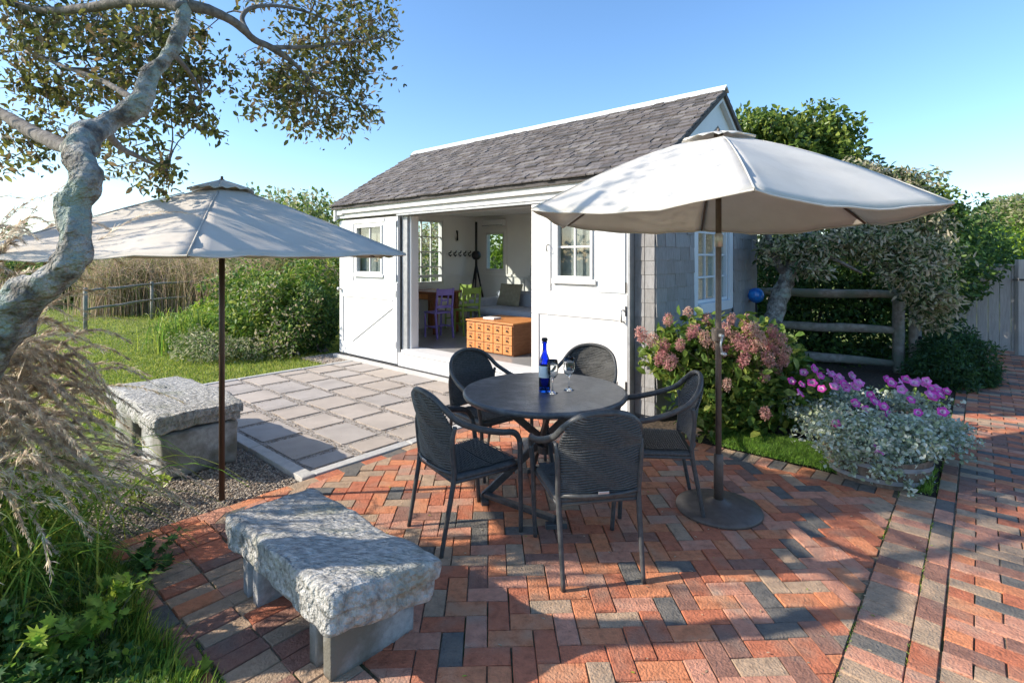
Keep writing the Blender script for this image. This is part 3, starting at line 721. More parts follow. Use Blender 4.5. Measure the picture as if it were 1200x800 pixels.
# ---- windows
def window(ax, t0, t1, win, cols, rows, cas=.1, outer=None, m='white', curtain=False, side=-1):
    """frame, muntins and pane in a wall hole; t0..t1 = wall thickness coordinates"""
    h0, h1, z0, z1 = win
    def bx(mb, a, b, c, d, e, f):
        return hb(mb, a, b, c, d, e, f) if ax == 'u' else hb(mb, c, d, a, b, e, f)
    mb = MB(); e = .035
    bx(mb, h0, h0 + e, t0, t1, z0 + e, z1 - e); bx(mb, h1 - e, h1, t0, t1, z0 + e, z1 - e); bx(mb, h0, h1, t0, t1, z0, z0 + e); bx(mb, h0, h1, t0, t1, z1 - e, z1)
    fr = part(mb, 'window_frame', M[m], bevel=.003)
    tm = (t0 + t1) / 2
    mb = MB()
    for c in range(1, cols): x = h0 + e + (h1 - h0 - 2 * e) * c / cols; bx(mb, x - .011, x + .011, tm - .016, tm + .016, z0 + e, z1 - e)
    for r in range(1, rows): z = z0 + e + (z1 - z0 - 2 * e) * r / rows; bx(mb, h0 + e, h1 - e, tm - .014, tm + .014, z - .011, z + .011)
    mb.obj_local('muntins', M[m], fr)
    mb = MB()
    for c in range(cols):
        for r in range(rows):
            pass
    bx(mb, h0 + e, h1 - e, tm - .003, tm + .003, z0 + e, z1 - e); mb.obj_local('pane', M['pane'], fr)
    for sgn in ([outer] if outer else []):
        ts = t1 if sgn > 0 else t0; a, b = (ts + .001, ts + .03) if sgn > 0 else (ts - .03, ts - .001)
        mb = MB(); bx(mb, h0 - cas, h0, a, b, z0 - cas, z1 + cas); bx(mb, h1, h1 + cas, a, b, z0 - cas, z1 + cas); bx(mb, h0 + .001, h1 - .001, a, b, z1, z1 + cas); bx(mb, h0 + .001, h1 - .001, a - (.0 if sgn > 0 else .03), b + (.03 if sgn > 0 else 0), z0 - cas, z0)
        part(mb, 'window_casing', M['trim_blue' if sgn > 0 else 'white_in'], bevel=.003)
    return fr
window('v', WU0 + .01, WU0 + .115, LWIN, 3, 4); window('u', WV1 - .115, WV1 - .01, BWIN, 1, 1)
wr = window('v', WU1 - .095, WU1 - .005, RWIN, 3, 4, cas=.115, outer=1, m='trim_blue')
for a, b in ((1.2, 1.45), (1.86, 2.13)):
    mb = MB(); c = []
    for k in range(9): c.append((a + (b - a) * k / 8, WU1 - .14 + .012 * (k % 2)))
    for k in range(8):
        p, q = c[k], c[k + 1]
        mb.add([W(p[1], p[0], 1.16), W(q[1], q[0], 1.16), W(q[1], q[0], 1.72), W(p[1], p[0], 1.72)], [(0, 1, 2, 3)])
    mb.obj_local('curtain', M['plastic'], shed, solid=.003)
for win, ax, t in ((LWIN, 'v', WU0 + .101), (BWIN, 'u', WV1 - .101)):
    h0, h1, z0, z1 = win; mb = MB(); w_ = .07
    sgn = 1 if ax == 'v' else -1
    lo, hi = (t, t + .018) if sgn > 0 else (t - .018, t)
    f = (lambda a, b, e, g: hb(mb, lo, hi, a, b, e, g)) if ax == 'v' else (lambda a, b, e, g: hb(mb, a, b, lo, hi, e, g))
    f(h0 - w_, h0, z0 - w_, z1 + w_); f(h1, h1 + w_, z0 - w_, z1 + w_); f(h0 + .001, h1 - .001, z1, z1 + w_); f(h0 + .001, h1 - .001, z0 - w_, z0)
    part(mb, 'window_casing', M['white_in'], bevel=.003)

# ---- sliding doors
def door(name, u0, u1, win, cols, rows, zsplit, brace, seams, label):
    vb, vf = .066, .022          # back and front of the leaf
    mb = MB(); wall_boxes(mb, 'u', u0, u1, vf, vb, .06, 2.27, [win]); d = part(mb, name, M['white'], bevel=.003); d['label'] = label
    F0 = vf - .014
    def board(a, b, z0, z1, nm='door_rail'):
        if b - a > .02: hb(MB(), a, b, F0, vf - .001, z0, z1).obj_local(nm, M['white'], d, bevel=.003)
    board(u0 + .004, u1 - .004, .07, .255); board(u0 + .004, u1 - .004, 1.01, 1.275)
    board(u0 + .004, win[0] - .075, 1.28, 2.265, 'door_stile'); board(u0 + .004, u0 + .11, .26, 1.005, 'door_stile'); board(u1 - .11, u1 - .004, .26, 1.005, 'door_stile')
    board(win[0] - .07, win[1] + .05, 2.2, 2.265)
    (a, za), (b, zb) = brace
    mb = MB(); mb.bar(W(a, F0 + .006, za), W(b, F0 + .006, zb), .012, .13, up=(0, 0, 1)); mb.obj_local('brace', M['white'], d, bevel=.002)
    mb = MB(); hb(mb, win[1] + .055, u1 - .03, F0, vf - .001, 1.29, 2.2); mb.obj_local('door_panel', M['trim_blue'], d, bevel=.003)  # bluish shade on the panel is put into its colour
    # window
    h0, h1, z0, z1 = win; e = .03
    mb = MB(); hb(mb, h0, h0 + e, F0 - .006, vb + .004, z0, z1); hb(mb, h1 - e, h1, F0 - .006, vb + .004, z0, z1); hb(mb, h0 + e, h1 - e, F0 - .006, vb + .004, z0, z0 + e); hb(mb, h0 + e, h1 - e, F0 - .006, vb + .004, z1 - e, z1)
    mb2 = mb; fr = mb2.obj_local('window_frame', M['white'], d, bevel=.002)
    mb = MB(); hb(mb, h0 - .05, h1 + .05, F0 - .022, F0 - .0065, z0 - .055, z0 - .001); mb.obj_local('window_sill', M['white'], d, bevel=.003)
    mb = MB()
    for c in range(1, cols): x = h0 + e + (h1 - h0 - 2 * e) * c / cols; hb(mb, x - .01, x + .01, .03, .058, z0 + e, z1 - e)
    for z in zsplit: hb(mb, h0 + e, h1 - e, .032, .056, z - .01, z + .01)
    if mb.v: pass
    global _k
    o = mb.obj_local('muntins', M['white'], d)
    hb(MB(), h0 + e, h1 - e, .0425, .0475, z0 + e, z1 - e).obj_local('pane', M['pane'], d)
    return d
dl = door('sliding_door', .0, 1.61, (.50, 1.22, 1.40, 2.16), 2, 2, (1.76,), ((.36, .34), (1.5, .97)), (), 'left sliding door leaf with a diagonal brace and small window')
dr = door('sliding_door', 4.19, 5.448, (4.545, 5.03, 1.42, 2.16), 2, 2, (1.77,), ((4.4, .95), (5.30, .34)), (), 'right sliding door leaf beside the grey shingle wall')
for d, uu_ in ((dl, 1.585), (dr, 5.43)):
    for z in (.30, 1.06, 1.30, 2.12):
        mb = MB(); hb(mb, uu_ - .008, uu_ + .008, -.0, .007, z, z + .10); mb.obj_local('hinge_strap', M['galv'] if d is dl else M['dark'], d)
mb = MB(); mb.tube([W(.045, .006, 1.13), W(.045, -.03, 1.13)], [.012, .012], 10); mb.tube([W(.045, -.03, 1.13), W(.045, -.045, 1.13), W(.045, -.055, 1.13)], [.028, .032, .018], 12); mb.obj_local('handle', M['tag'], dl, smooth=True)
mb = MB(); mb.tube([W(5.40, .004, 1.12), W(5.40, -.035, 1.12), W(5.40, -.035, 1.0), W(5.40, .004, 1.0)], .009, 8); mb.obj_local('handle', M['tag'], dr, smooth=True)
mb = MB(); mb.tube([W(4.45, .006, 1.80), W(4.45, -.03, 1.79), W(4.45, -.035, 1.73), W(4.45, -.012, 1.72)], .006, 6); mb.obj_local('hook', M['dark'], dr, smooth=True)
# ================================================================== STONE BENCHES
def rough_block(name, lx, ly, lz, m, parent, loc, rz=0.0, cuts=22, amp=.02, round_=.03, seed=0, ends=0.0, shape=None):
    bm = bmesh.new(); bmesh.ops.create_cube(bm, size=1.0)
    bmesh.ops.subdivide_edges(bm, edges=bm.edges, cuts=cuts, use_grid_fill=True)
    off = Vector((seed * 7.3, seed * 3.1, 0))
    for v in bm.verts:
        x, y, z = v.co; q = Vector((x * lx, y * ly, z * lz))
        # soften edges
        e = [max(0, abs(c) - h + round_) for c, h in zip(q, (lx / 2, ly / 2, lz / 2))]
        ln = math.sqrt(sum(t * t for t in e))
        if ln > round_:
            k = round_ / ln
            q = Vector([math.copysign((h - round_) + t * k, c) if t > 0 else c for c, t, h in zip(q, e, (lx / 2, ly / 2, lz / 2))])
        nn = mnoise.noise_vector((q + off) * 3.2) * amp + mnoise.noise_vector((q + off) * 11) * amp * .45 + mnoise.noise_vector((q + off) * 30) * amp * .22
        top = z > .49
        q += Vector((nn.x, nn.y, nn.z * (.55 if top else 1)))
        if shape: q = shape(q, x, y, z)
        v.co = q
    me = bpy.data.meshes.new(name); bm.to_mesh(me); bm.free(); me.materials.append(m)
    me.polygons.foreach_set('use_smooth', [True] * len(me.polygons)); 
    o = bpy.data.objects.new(name, me); link(o, parent); o.location = loc; o.rotation_euler = (0, 0, rz); return o
p0 = W(5.88, -3.53)
b1 = thing('stone_bench', 'rough granite bench on pairs of sawn stone legs in the foreground on the bricks', 'bench', p0, HOUSE_ROT)
def sh1(q, x, y, z):
    if z < 0: q.x *= .955; q.y *= 1 - .04 * (0 if abs(x) > .4 else 1)
    q.z -= .035 * max(0, -z) * math.sin(x * 5); q.x += .26 * q.y * (x + .5); return q
rough_block('seat_slab', 1.0, .43, .18, M['granite'], b1, (.0, 0, .325), 0, 30, .024, .03, 1, shape=sh1)
for sx in (-.40, .255):
    for dx in (-.055, .055):
        rough_block('leg', .062, .40, .235, M['granite_leg'], b1, (sx + dx, .05, .115), 0, 8, .004, .006, 2 + sx)
    rough_block('leg_web', .05, .26, .20, M['granite_leg'], b1, (sx, .08, .10), 0, 4, .002, .004, 5)
p1 = W(2.90, -3.29)
b2 = thing('stone_bench', 'big weathered granite slab bench standing in the gravel beside the slab patio', 'bench', p1, HOUSE_ROT)
def sh2(q, x, y, z):
    q.z += .02 * math.sin(q.x * 3 + .5) * (z > 0)
    if x > .3 and z < 0: q.x -= .05
    if x < -.1: q.y += .05 * (y < 0)
    return q
rough_block('seat_slab', 1.66, .64, .15, M['granite'], b2, (-.07, 0, .415), 0, 30, .026, .035, 3, shape=sh2)
for sx in (-.42, .38):
    rough_block('support_block', .54, .54, .345, M['granite_leg'], b2, (sx + .02, .02, .160), 0, 14, .012, .02, 4 + sx)

# ================================================================== PARASOLS
def parasol(name, label, loc, a, rot, rim_z, hub_z, expn, sag, m_can, m_pole, pole_r, tilt=(0, 0), base=None, crank=None, cap_r=.2, rim_in=.05, vdz=(0,) * 6, rf_=(1,) * 6):
    t = thing(name, label, 'parasol', loc, 0, 'open parasols on the patio'); S = 6
    hub = Vector((0, 0, hub_z))
    def rib(i):
        i %= 6; an = rot + math.radians(60) * i; return Vector((math.sin(an) * a * rf_[i], -math.cos(an) * a * rf_[i], rim_z - tilt[0] * math.sin(an) * a + tilt[1] * math.cos(an) * a + vdz[i]))
    def ribp(i, r): 
        c = rib(i); return Vector((c.x * r, c.y * r, hub.z - (hub.z - c.z) * r ** expn))
    mb = MB(); nr, nt = 16, 14
    for i in range(S):
        base_i = len(mb.v)
        for ir in range(nr + 1):
            r = .085 + (1 - .085) * ir / nr
            for it in range(nt + 1):
                w = it / nt; p = ribp(i, r).lerp(ribp(i + 1, r), w); s_ = math.sin(math.pi * w)
                p.x *= 1 - rim_in * s_ * r ** 3; p.y *= 1 - rim_in * s_ * r ** 3
                p.z -= sag * s_ * r ** 1.3 + .012 * mnoise.noise(p * 3) + .004 * mnoise.noise(p * 11) + .004 * math.sin(w * 22) * r ** 5
                mb.v.append(tuple(p))
        for ir in range(nr):
            for it in range(nt):
                q = base_i + ir * (nt + 1) + it; mb.f.append((q, q + 1, q + nt + 2, q + nt + 1)); mb.m.append(0)
    # hem valance
    c = mb.build('canopy', m_can, t, smooth=False, solid=.002)
    for p in c.data.polygons: p.use_smooth = True
    c.data.set_sharp_from_angle(angle=math.radians(12)) if hasattr(c.data, 'set_sharp_from_angle') else None
    mb = MB(); rim = []
    for i in range(S):
        for it in range(nt): rim.append(Vector(c.data.vertices[i * (nr + 1) * (nt + 1) + nr * (nt + 1) + it].co))
    rim.append(rim[0]); mb.tube([p + Vector((0, 0, -.004)) for p in rim], .0055, 5, cap=False); mb.build('hem', m_can, t, smooth=True)
    for i in range(S):
        mb = MB(); mb.tube([ribp(i, r_) + Vector((0, 0, .0015)) for r_ in np.linspace(.18, 1, 12)], .0045, 5, flat=.8); mb.build('seam', m_can, t, smooth=True)
    mb = MB()   # vent cap
    for i in range(S):
        b0 = len(mb.v)
        for ir in range(5):
            r = ir / 4
            for it in range(9):
                w = it / 8; p = ribp(i, cap_r * r / 1).lerp(ribp(i + 1, cap_r * r / 1), w); s_ = math.sin(math.pi * w)
                p.z += .034 - .010 * r + .010 * s_ * r; p.x *= 1 + .03 * s_; p.y *= 1 + .03 * s_; p.z += .008 * math.sin(it * 2.1 + i * 1.7) * r
                mb.v.append(tuple(p))
        for ir in range(4):
            for it in range(8):
                q = b0 + ir * 9 + it; mb.f.append((q, q + 1, q + 10, q + 9)); mb.m.append(0)
    mb.build('vent_cap', m_can, t, smooth=True, solid=.002)
    for i in range(S):
        mb = MB(); mb.tube([ribp(i, r) - Vector((0, 0, .016)) for r in (.02, .2, .4, .6, .8, .985)], .008, 6); rb = mb.build('rib', m_pole, t, smooth=True)
        mb = MB(); mb.tube([Vector((0, 0, hub_z - .36)), ribp(i, .45) - Vector((0, 0, .02))], .007, 6); mb.build('strut', m_pole, rb, smooth=True)
    mb = MB(); mb.tube([(0, 0, .0), (0, 0, hub_z - .02)], pole_r, 14); pl = mb.build('pole', m_pole, t, smooth=True)
    mb = MB(); mb.lathe([(0, hub_z - .02), (.03, hub_z - .02), (.03, hub_z + .02), (.016, hub_z + .034), (.008, hub_z + .04), (.010, hub_z + .048), (.007, hub_z + .056), (0, hub_z + .058)], 16); mb.build('finial', m_pole, t, smooth=True)
    mb = MB(); mb.lathe([(pole_r, hub_z - .40), (.038, hub_z - .395), (.04, hub_z - .345), (pole_r, hub_z - .34)], 16); mb.build('runner', m_pole, t, smooth=True)
    return t, pl
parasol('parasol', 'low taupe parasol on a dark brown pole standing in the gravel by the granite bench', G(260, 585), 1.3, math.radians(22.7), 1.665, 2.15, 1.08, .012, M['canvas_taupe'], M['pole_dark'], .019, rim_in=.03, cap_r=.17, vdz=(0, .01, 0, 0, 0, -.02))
t2, pl2 = parasol('parasol', 'tall off white parasol on a bronze pole with a round base plate by the hydrangea', G(842, 597), 1.28, math.radians(-15), 1.92, 2.44, 1.38, .05, M['canvas'], M['bronze'], .019, tilt=(.012, .015), rim_in=.05, cap_r=.2, rf_=(1, .93, .96, 1, 1, 1))
mb = MB(); mb.lathe([(0, .0), (.265, .0), (.27, .012), (.265, .026), (.19, .036), (.09, .052), (.05, .062), (.045, .075), (0, .075)], 48); bs = mb.build('base_plate', M['bronze'], t2, smooth=True)
mb = MB(); mb.lathe([(.0, .07), (.03, .07), (.03, .36), (.021, .37)], 16); mb.build('base_socket', M['bronze'], t2, smooth=True)
mb = MB(); mb.box(-.034, .034, -.03, .045, 1.10, 1.19); cr_ = mb.build('crank_housing', M['bronze'], t2, bevel=.012)
mb = MB(); mb.tube([(0, -.03, 1.145), (0, -.06, 1.145)], .014, 10); mb.tube([(0, -.058, 1.145), (-.01, -.062, 1.09), (0, -.064, 1.03)], .007, 8); mb.tube([(0, -.06, 1.035), (0, -.105, 1.035)], [.012, .014], 10); mb.build('crank_handle', M['tag'], cr_, smooth=True)
mb = MB(); mb.lathe([(.0195, 1.72), (.026, 1.722), (.026, 1.80), (.0195, 1.81)], 14); mb.build('pole_sleeve', M['tag'], t2, smooth=True)

# ================================================================== CHAIRS
def make_chair():
    t = thing('armchair', 'x', 'chair', (0, 0, 0), 0, 'woven armchairs around the table')
    fr = M['chairframe']; wk = M['wicker']
    Wd = .27
    # top rail: front leg up, arm, round the back, other arm
    half = [(.255, .235, .0), (.268, .225, .22), (.275, .215, .43), (.292, .20, .565), (.302, .15, .628), (.305, .05, .650), (.285, -.08, .686), (.252, -.20, .74), (.208, -.268, .812), (.125, -.302, .866), (0, -.318, .885)]
    pts = half + [(-x, y, z) for x, y, z in reversed(half[:-1])]
    n_ = 5; cp = crom(pts, n_)
    k = len(half) * 2 - 1
    rad = [.0135, .0145, .016, .017, .019, .020, .019, .018, .018, .018, .018]; rad = lerpl(rad + rad[:-1][::-1], n_)
    # arms flattened
    i0, i1 = 3 * n_, (k - 4) * n_
    MB().tube(cp[i0 - 1:i1 + 2], rad[i0 - 1:i1 + 2], 10, flat=.8).build('arm_rail', fr, t, smooth=True)
    MB().tube(cp[:i0 + 1], rad[:i0 + 1], 10).build('leg', fr, t, smooth=True)
    MB().tube(cp[i1:], rad[i1:], 10).build('leg', fr, t, smooth=True)
    for s in (-1, 1):
        MB().tube(crom([(s * .225, -.30, 0), (s * .228, -.262, .2), (s * .232, -.222, .42), (s * .235, -.228, .52), (s * .241, -.236, .64), (s * .246, -.222, .715)], 5), lerpl([.0125, .014, .0155, .015, .0145, .013], 5), 10).build('leg', fr, t, smooth=True)
    # seat: softly dished woven pad with frame
    mb = MB(); n = 16
    def sp(a, b, top):
        x = (a - .5) * 2; y = (b - .5) * 2; w = .245 + .02 * (y * .5 + .5)
        rx = x * w; ry = y * .225 - .005; 
        cx = max(0, abs(x) - .8) / .2; cy = max(0, abs(y) - .8) / .2
        if cx and cy: f = min(1, 1 / max(1, math.hypot(cx, cy))); rx = math.copysign(w * (.8 + .2 * cx * f), x); ry = math.copysign(.225 * (.8 + .2 * cy * f), y) - .005
        z = .437 + (.012 * y * (y > 0)) - .012 * (1 - x * x) * (1 - y * y) if top else .405 
        if abs(x) > .95 or abs(y) > .95: z = .428 if top else .410
        return (rx, ry, z)
    for top in (1, 0):
        b0 = len(mb.v)
        for i in range(n + 1):
            for j in range(n + 1): mb.v.append(sp(i / n, j / n, top))
        for i in range(n):
            for j in range(n):
                q = b0 + i * (n + 1) + j; f = (q, q + n + 1, q + n + 2, q + 1); mb.f.append(f if top else f[::-1]); mb.m.append(0)
    L = (n + 1) ** 2
    ring = [i * (n + 1) for i in range(n + 1)] + [n * (n + 1) + j for j in range(1, n + 1)] + [i * (n + 1) + n for i in range(n - 1, -1, -1)] + [j for j in range(n - 1, 0, -1)]
    for a, b in zip(ring, ring[1:] + ring[:1]): mb.f.append((b, a, a + L, b + L)); mb.m.append(0)
    mb.build('seat', wk, t, smooth=True)
    # seat weave strands
    mb = MB()
    for k in range(30):
        y = -.20 + .41 * k / 29; w = .225 + .015 * (y / .2)
        mb.tube([(x * w, y, .4405 + (.006 if y > .05 else 0) - .012 * (1 - x * x) * (1 - (y / .225) ** 2) + (.0018 if (i + k) % 2 else -.001)) for i, x in enumerate(np.linspace(-1, 1, 17))], .0052, 4, flat=.6, cap=False)
    sw = mb.build('seat_weave', wk, t, smooth=True); sw['kind'] = 'stuff'
    # back panel: strands in wavy rows
    def bw(z):   # half width and depth of the back at height z
        f = (z - .45) / .42
        if z < .70: w = .222 + .014 * (z - .45) / .25
        else: w = .236 * math.sqrt(max(0, 1 - ((z - .70) / .188) ** 2.2))
        y = -.222 - .012 * (z - .45) / .25 if z < .7 else -.234 - .5 * (z - .7)
        return w, y
    mb = MB(); rows = 33
    for k in range(rows):
        z = .455 + (.865 - .455) * k / (rows - 1); w, y0 = bw(z)
        if w < .03: continue
        pts = []
        for i, x in enumerate(np.linspace(-1, 1, 15)):
            dep = y0 - .075 * (1 - x * x) * (.35 + .65 * min(1, (z - .44) / .3)) * (w / .236) * (1 - max(0, (z - .45) / .43) ** 4)
            pts.append((x * w, dep, z + .006 * math.sin(i * .9 + k * .5)))
        mb.tube(pts, .0090, 6, flat=.7, cap=False)
    mb.build('backrest', wk, t, smooth=True)['kind'] = 'stuff'
    mb = MB()
    for top in (0,):
        zs = np.linspace(.455, .868, 12); xs_ = np.linspace(-1, 1, 13)
        for z in zs:
            w, y0 = bw(z)
            for x in xs_: mb.v.append((x * w, y0 - .075 * (1 - x * x) * (.35 + .65 * min(1, (z - .44) / .3)) * (w / .236) * (1 - max(0, (z - .45) / .43) ** 4), z))
        for i in range(11):
            for j in range(12): q = i * 13 + j; mb.f.append((q, q + 1, q + 14, q + 13)); mb.m.append(0)
    mb.build('backrest_panel', wk, t, smooth=True, solid=.004)
    mb = MB(); mb.tube([(-.228, -.222, .445), (-.12, -.26, .448), (0, -.272, .45), (.12, -.26, .448), (.228, -.222, .445)], .011, 8); mb.build('back_rail', fr, t, smooth=True)
    mb = MB(); mb.bar((-.03, -.297, .475), (.03, -.297, .475), .004, .014); mb.build('maker_tag', M['tag'], t, bevel=.002)
    mb = MB()
    mb.tube([(-.26, .2, .40), (.26, .2, .40)], .011, 8); mb.tube([(-.23, -.22, .40), (.23, -.22, .40)], .011, 8)
    for s in (-1, 1): mb.tube([(s * .26, .2, .40), (s * .235, -.22, .40)], .011, 8)
    mb.build('seat_frame', fr, t, smooth=True)
    return t
TC = Vector((.225, 3.65, 0))
ch0 = make_chair()
def face(dirx, diry): return math.atan2(-dirx, diry)
seats = [  # rear-leg midpoint, facing direction, label
    ((.458, 2.66), (-.17, .985), 'charcoal woven armchair seen from behind in front of the table'),
    ((-.50, 3.085), (.81, .58), 'charcoal woven armchair at the left of the table nearest the granite bench'),
    ((-.36, 4.42), (.66, -.75), 'charcoal woven armchair at the far left of the table near the shed doorway'),
    ((.70, 4.66), (-.42, -.91), 'charcoal woven armchair behind the table in front of the closed white door'),
    ((1.215, 3.52), (-.985, .12), 'charcoal woven armchair at the right of the table beside the parasol base plate')]
for i, ((x, y), (dx, dy), lab) in enumerate(seats):
    c = ch0 if i == 0 else copy_tree(ch0)
    d = Vector((dx, dy, 0)).normalized(); c.location = Vector((x, y, .004)) + d * .28; c.rotation_euler = (0, 0, face(d.x, d.y)); c.scale = (.93, .98, .99); c['label'] = lab

# ================================================================== TABLE
tb = thing('round_table', 'round charcoal patio table on folding crossed legs', 'table', TC, 0)
MB().lathe([(0, .705), (.50, .705), (.535, .700), (.552, .704), (.56, .715), (.562, .728), (.557, .738), (.545, .742), (0, .742)], 64).build('table_top', M['tabletop'], tb, smooth=False, bevel=0)
for p in tb.children[0].data.polygons: p.use_smooth = abs(p.normal.z) < .99
feet = [math.radians(a) for a in (190, 276, 10, 96)]
for i, a in enumerate(feet):
    ft = Vector((math.cos(a) * .42, math.sin(a) * .42, .03)); side = Vector((-math.sin(a), math.cos(a), 0)) * .028 * (1 if i % 2 else -1)
    tp = Vector((-math.cos(a) * .34, -math.sin(a) * .34, .69))
    mb = MB(); mb.bar(ft + side, tp + side, .026, .05, up=(0, 0, 1)); mb.build('leg', M['chairframe'], tb, bevel=.005)
    mb = MB(); e = side.normalized() * .03; mb.bar(ft - Vector((0, 0, .012)) - e * 2.2, ft - Vector((0, 0, .012)) + e * 2.2, .05, .034); mb.build('foot', M['chairframe'], tb, bevel=.006)
for a, b in ((0, 1), (2, 3)):
    pa = Vector((math.cos(feet[a]), math.sin(feet[a]), 0)) * .41 + Z * .05; pb_ = Vector((math.cos(feet[b]), math.sin(feet[b]), 0)) * .41 + Z * .05
    mb = MB(); mb.bar(pa, pb_, .045, .03); mb.build('stretcher', M['chairframe'], tb, bevel=.005)
mb = MB(); mb.bar((-.42, .03, .69), (.42, .03, .69), .05, .028); mb.bar((.0, -.42, .672), (.0, .42, .672), .05, .02); mb.build('top_brace', M['chairframe'], tb, bevel=.004)
mb = MB(); mb.lathe([(0, .31), (.05, .31), (.05, .36), (0, .36)], 16); mb.build('leg_hub', M['chairframe'], tb)
TZ = .7422
# bottle
bl = thing('bottle', 'tall cobalt blue glass bottle with a pale reflection band on the round table', 'bottle', Vector((.222, 3.60, TZ)))
prof = [(0, .0), (.036, .0), (.039, .006), (.039, .185), (.037, .205), (.028, .235), (.017, .262), (.0135, .285), (.0135, .325), (.018, .327), (.018, .338), (.012, .34)]
inn = [(.010, .335), (.010, .285), (.024, .235), (.034, .2), (.036, .185), (.036, .012), (0, .01)]
MB().lathe(prof + inn, 32).build('bottle_glass', M['blue_glass'], bl, smooth=True)
mb = MB(); mb.lathe([(.0396, .098), (.0402, .099), (.0402, .176), (.0396, .177)], 32); mb.build('band', M['label'], bl, smooth=True)  # stands in for the door's reflection on the glass
mb = MB(); mb.lathe([(0, .342), (.019, .342), (.021, .346), (.021, .358), (.016, .364), (0, .364)], 16); mb.build('stopper', M['dark'], bl, smooth=True)
def wineglass(loc, lab):
    g_ = MB(); g_.lathe([(0, 0), (.036, 0), (.037, .002), (.02, .006), (.005, .014), (.0038, .03), (.0038, .085), (.008, .096), (.024, .108), (.036, .13), (.040, .155), (.038, .19), (.034, .222),
                         (.0332, .2215), (.037, .19), (.0386, .155), (.0346, .131), (.0225, .11), (0, .102)], 32)
    o = g_.build('wine_glass', M['clear_glass'], None, smooth=True); o.location = loc; return tag(o, lab, 'glass', 'wine glasses on the table')
wineglass(Vector((.392, 3.64, TZ)), 'clear stemmed wine glass farther from the blue bottle')
wineglass(Vector((.272, 3.555, TZ)), 'clear stemmed wine glass right beside the blue bottle')

# ================================================================== INSIDE THE SHED
def hbt(mb, u0, u1, v0, v1, z0, z1): return hb(mb, u0, u1, v0, v1, z0, z1)
# drawer chest
ck = thing('drawer_chest', 'low orange pine chest with fifteen small drawers just inside the doorway', 'chest', W(2.9, 1.0, FZ + .005), HOUSE_ROT)
mb = MB(); hbt(mb, 2.45, 3.36, .64, 1.36, FZ + .006, FZ + .43); mb.obj_local('carcass', M['brown_wood'], ck, bevel=.004)
mb = MB(); hbt(mb, 2.44, 3.37, .62, 1.37, FZ + .431, FZ + .452); mb.obj_local('top', M['orange_wood'], ck, bevel=.004)
for c in range(5):
    for r in range(3):
        a = 2.462 + c * .179; z = FZ + .022 + r * .134
        mb = MB(); hbt(mb, a, a + .168, .622, .639, z, z + .124); d = mb.obj_local('drawer', M['orange_wood'], ck, bevel=.004)
        mb = MB(); mb.tube([W(a + .084, .621, z + .055), W(a + .084, .606, z + .055), W(a + .084, .600, z + .055)], [.008, .016, .012], 10); mb.obj_local('knob', M['dark'], d, smooth=True)
        mb = MB(); hbt(mb, a + .055, a + .113, .616, .6215, z + .082, z + .108); mb.obj_local('label_holder', M['brown_wood'], d)
mb = MB(); hbt(mb, 2.62, 2.84, .80, .96, FZ + .453, FZ + .478); bk = mb.build('book', M['plastic'], None, bevel=.003); tag(bk, 'thin pale book lying on the orange drawer chest', 'book')
# desk
dk = thing('desk', 'brown wooden desk beside the painted chairs inside the shed', 'desk', W(.57, 1.55, FZ), HOUSE_ROT)
mb = MB(); hbt(mb, .13, 1.02, 1.25, 1.88, FZ + .72, FZ + .75); mb.obj_local('desk_top', M['brown_wood'], dk, bevel=.005)
mb = MB(); hbt(mb, .18, .97, 1.29, 1.315, FZ + .60, FZ + .718); hbt(mb, .18, .97, 1.815, 1.84, FZ + .60, FZ + .718); mb.obj_local('apron', M['brown_wood'], dk, bevel=.003)
for a in (.18, .90):
    for b in (1.285, 1.77):
        mb = MB(); hbt(mb, a, a + .07, b, b + .07, FZ + .003, FZ + .718); mb.obj_local('leg', M['brown_wood'], dk, bevel=.004)
mb = MB(); hbt(mb, .42, .77, 1.278, 1.288, FZ + .615, FZ + .70); mb.obj_local('drawer', M['orange_wood'], dk, bevel=.003)
# painted chairs
def painted_chair(loc, rz, m, lab, seat_m=None):
    t = thing('dining_chair', lab, 'chair', loc, rz, 'painted wooden chairs at the desk'); t.scale = (.86, .9, .97)
    sm = seat_m or m
    mb = MB(); mb.box(-.21, .21, -.2, .21, .43, .455); mb.build('seat', sm, t, bevel=.012)
    for s in (-1, 1):
        mb = MB(); mb.bar((s * .18, .185, .003), (s * .185, .175, .43), .032, .032); mb.build('leg', m, t, bevel=.004)
        mb = MB(); mb.bar((s * .185, -.24, .003), (s * .185, -.185, .43), .034, .034); mb.bar((s * .185, -.185, .43), (s * .18, -.25, .87), .034, .03); mb.build('leg', m, t, bevel=.004)
    for z, h in ((.80, .11), (.55, .05)):
        mb = MB(); mb.bar((-.165, -.18 - (z - .43) * .15, z), (.165, -.18 - (z - .43) * .15, z), .02, h); mb.build('back_rail', m, t, bevel=.004)
    mb = MB()
    for x in (-.075, .075): mb.bar((x, -.20, .57), (x, -.235, .75), .016, .03, up=(1, 0, 0))
    mb.bar((-.075, -.215, .66), (.075, -.215, .66), .014, .03); mb.build('splat', m, t, bevel=.002)
    for s in (-1, 1):
        mb = MB(); mb.bar((s * .18, .17, .2), (s * .185, -.2, .2), .018, .022); mb.build('stretcher', m, t)
    mb = MB(); mb.bar((-.18, -.0, .2), (.18, -.0, .2), .018, .022); mb.build('stretcher', m, t)
    return t
def hr(deg): return HOUSE_ROT + math.radians(deg)
painted_chair(Vector((-1.25, 8.98, FZ)), face(-.65, .76), M['purple'], 'lavender painted wooden chair at the end of the desk')
painted_chair(Vector((-.80, 9.36, FZ)), face(-.5, .86), M['green_paint'], 'lime green painted wooden chair beside the lavender one')
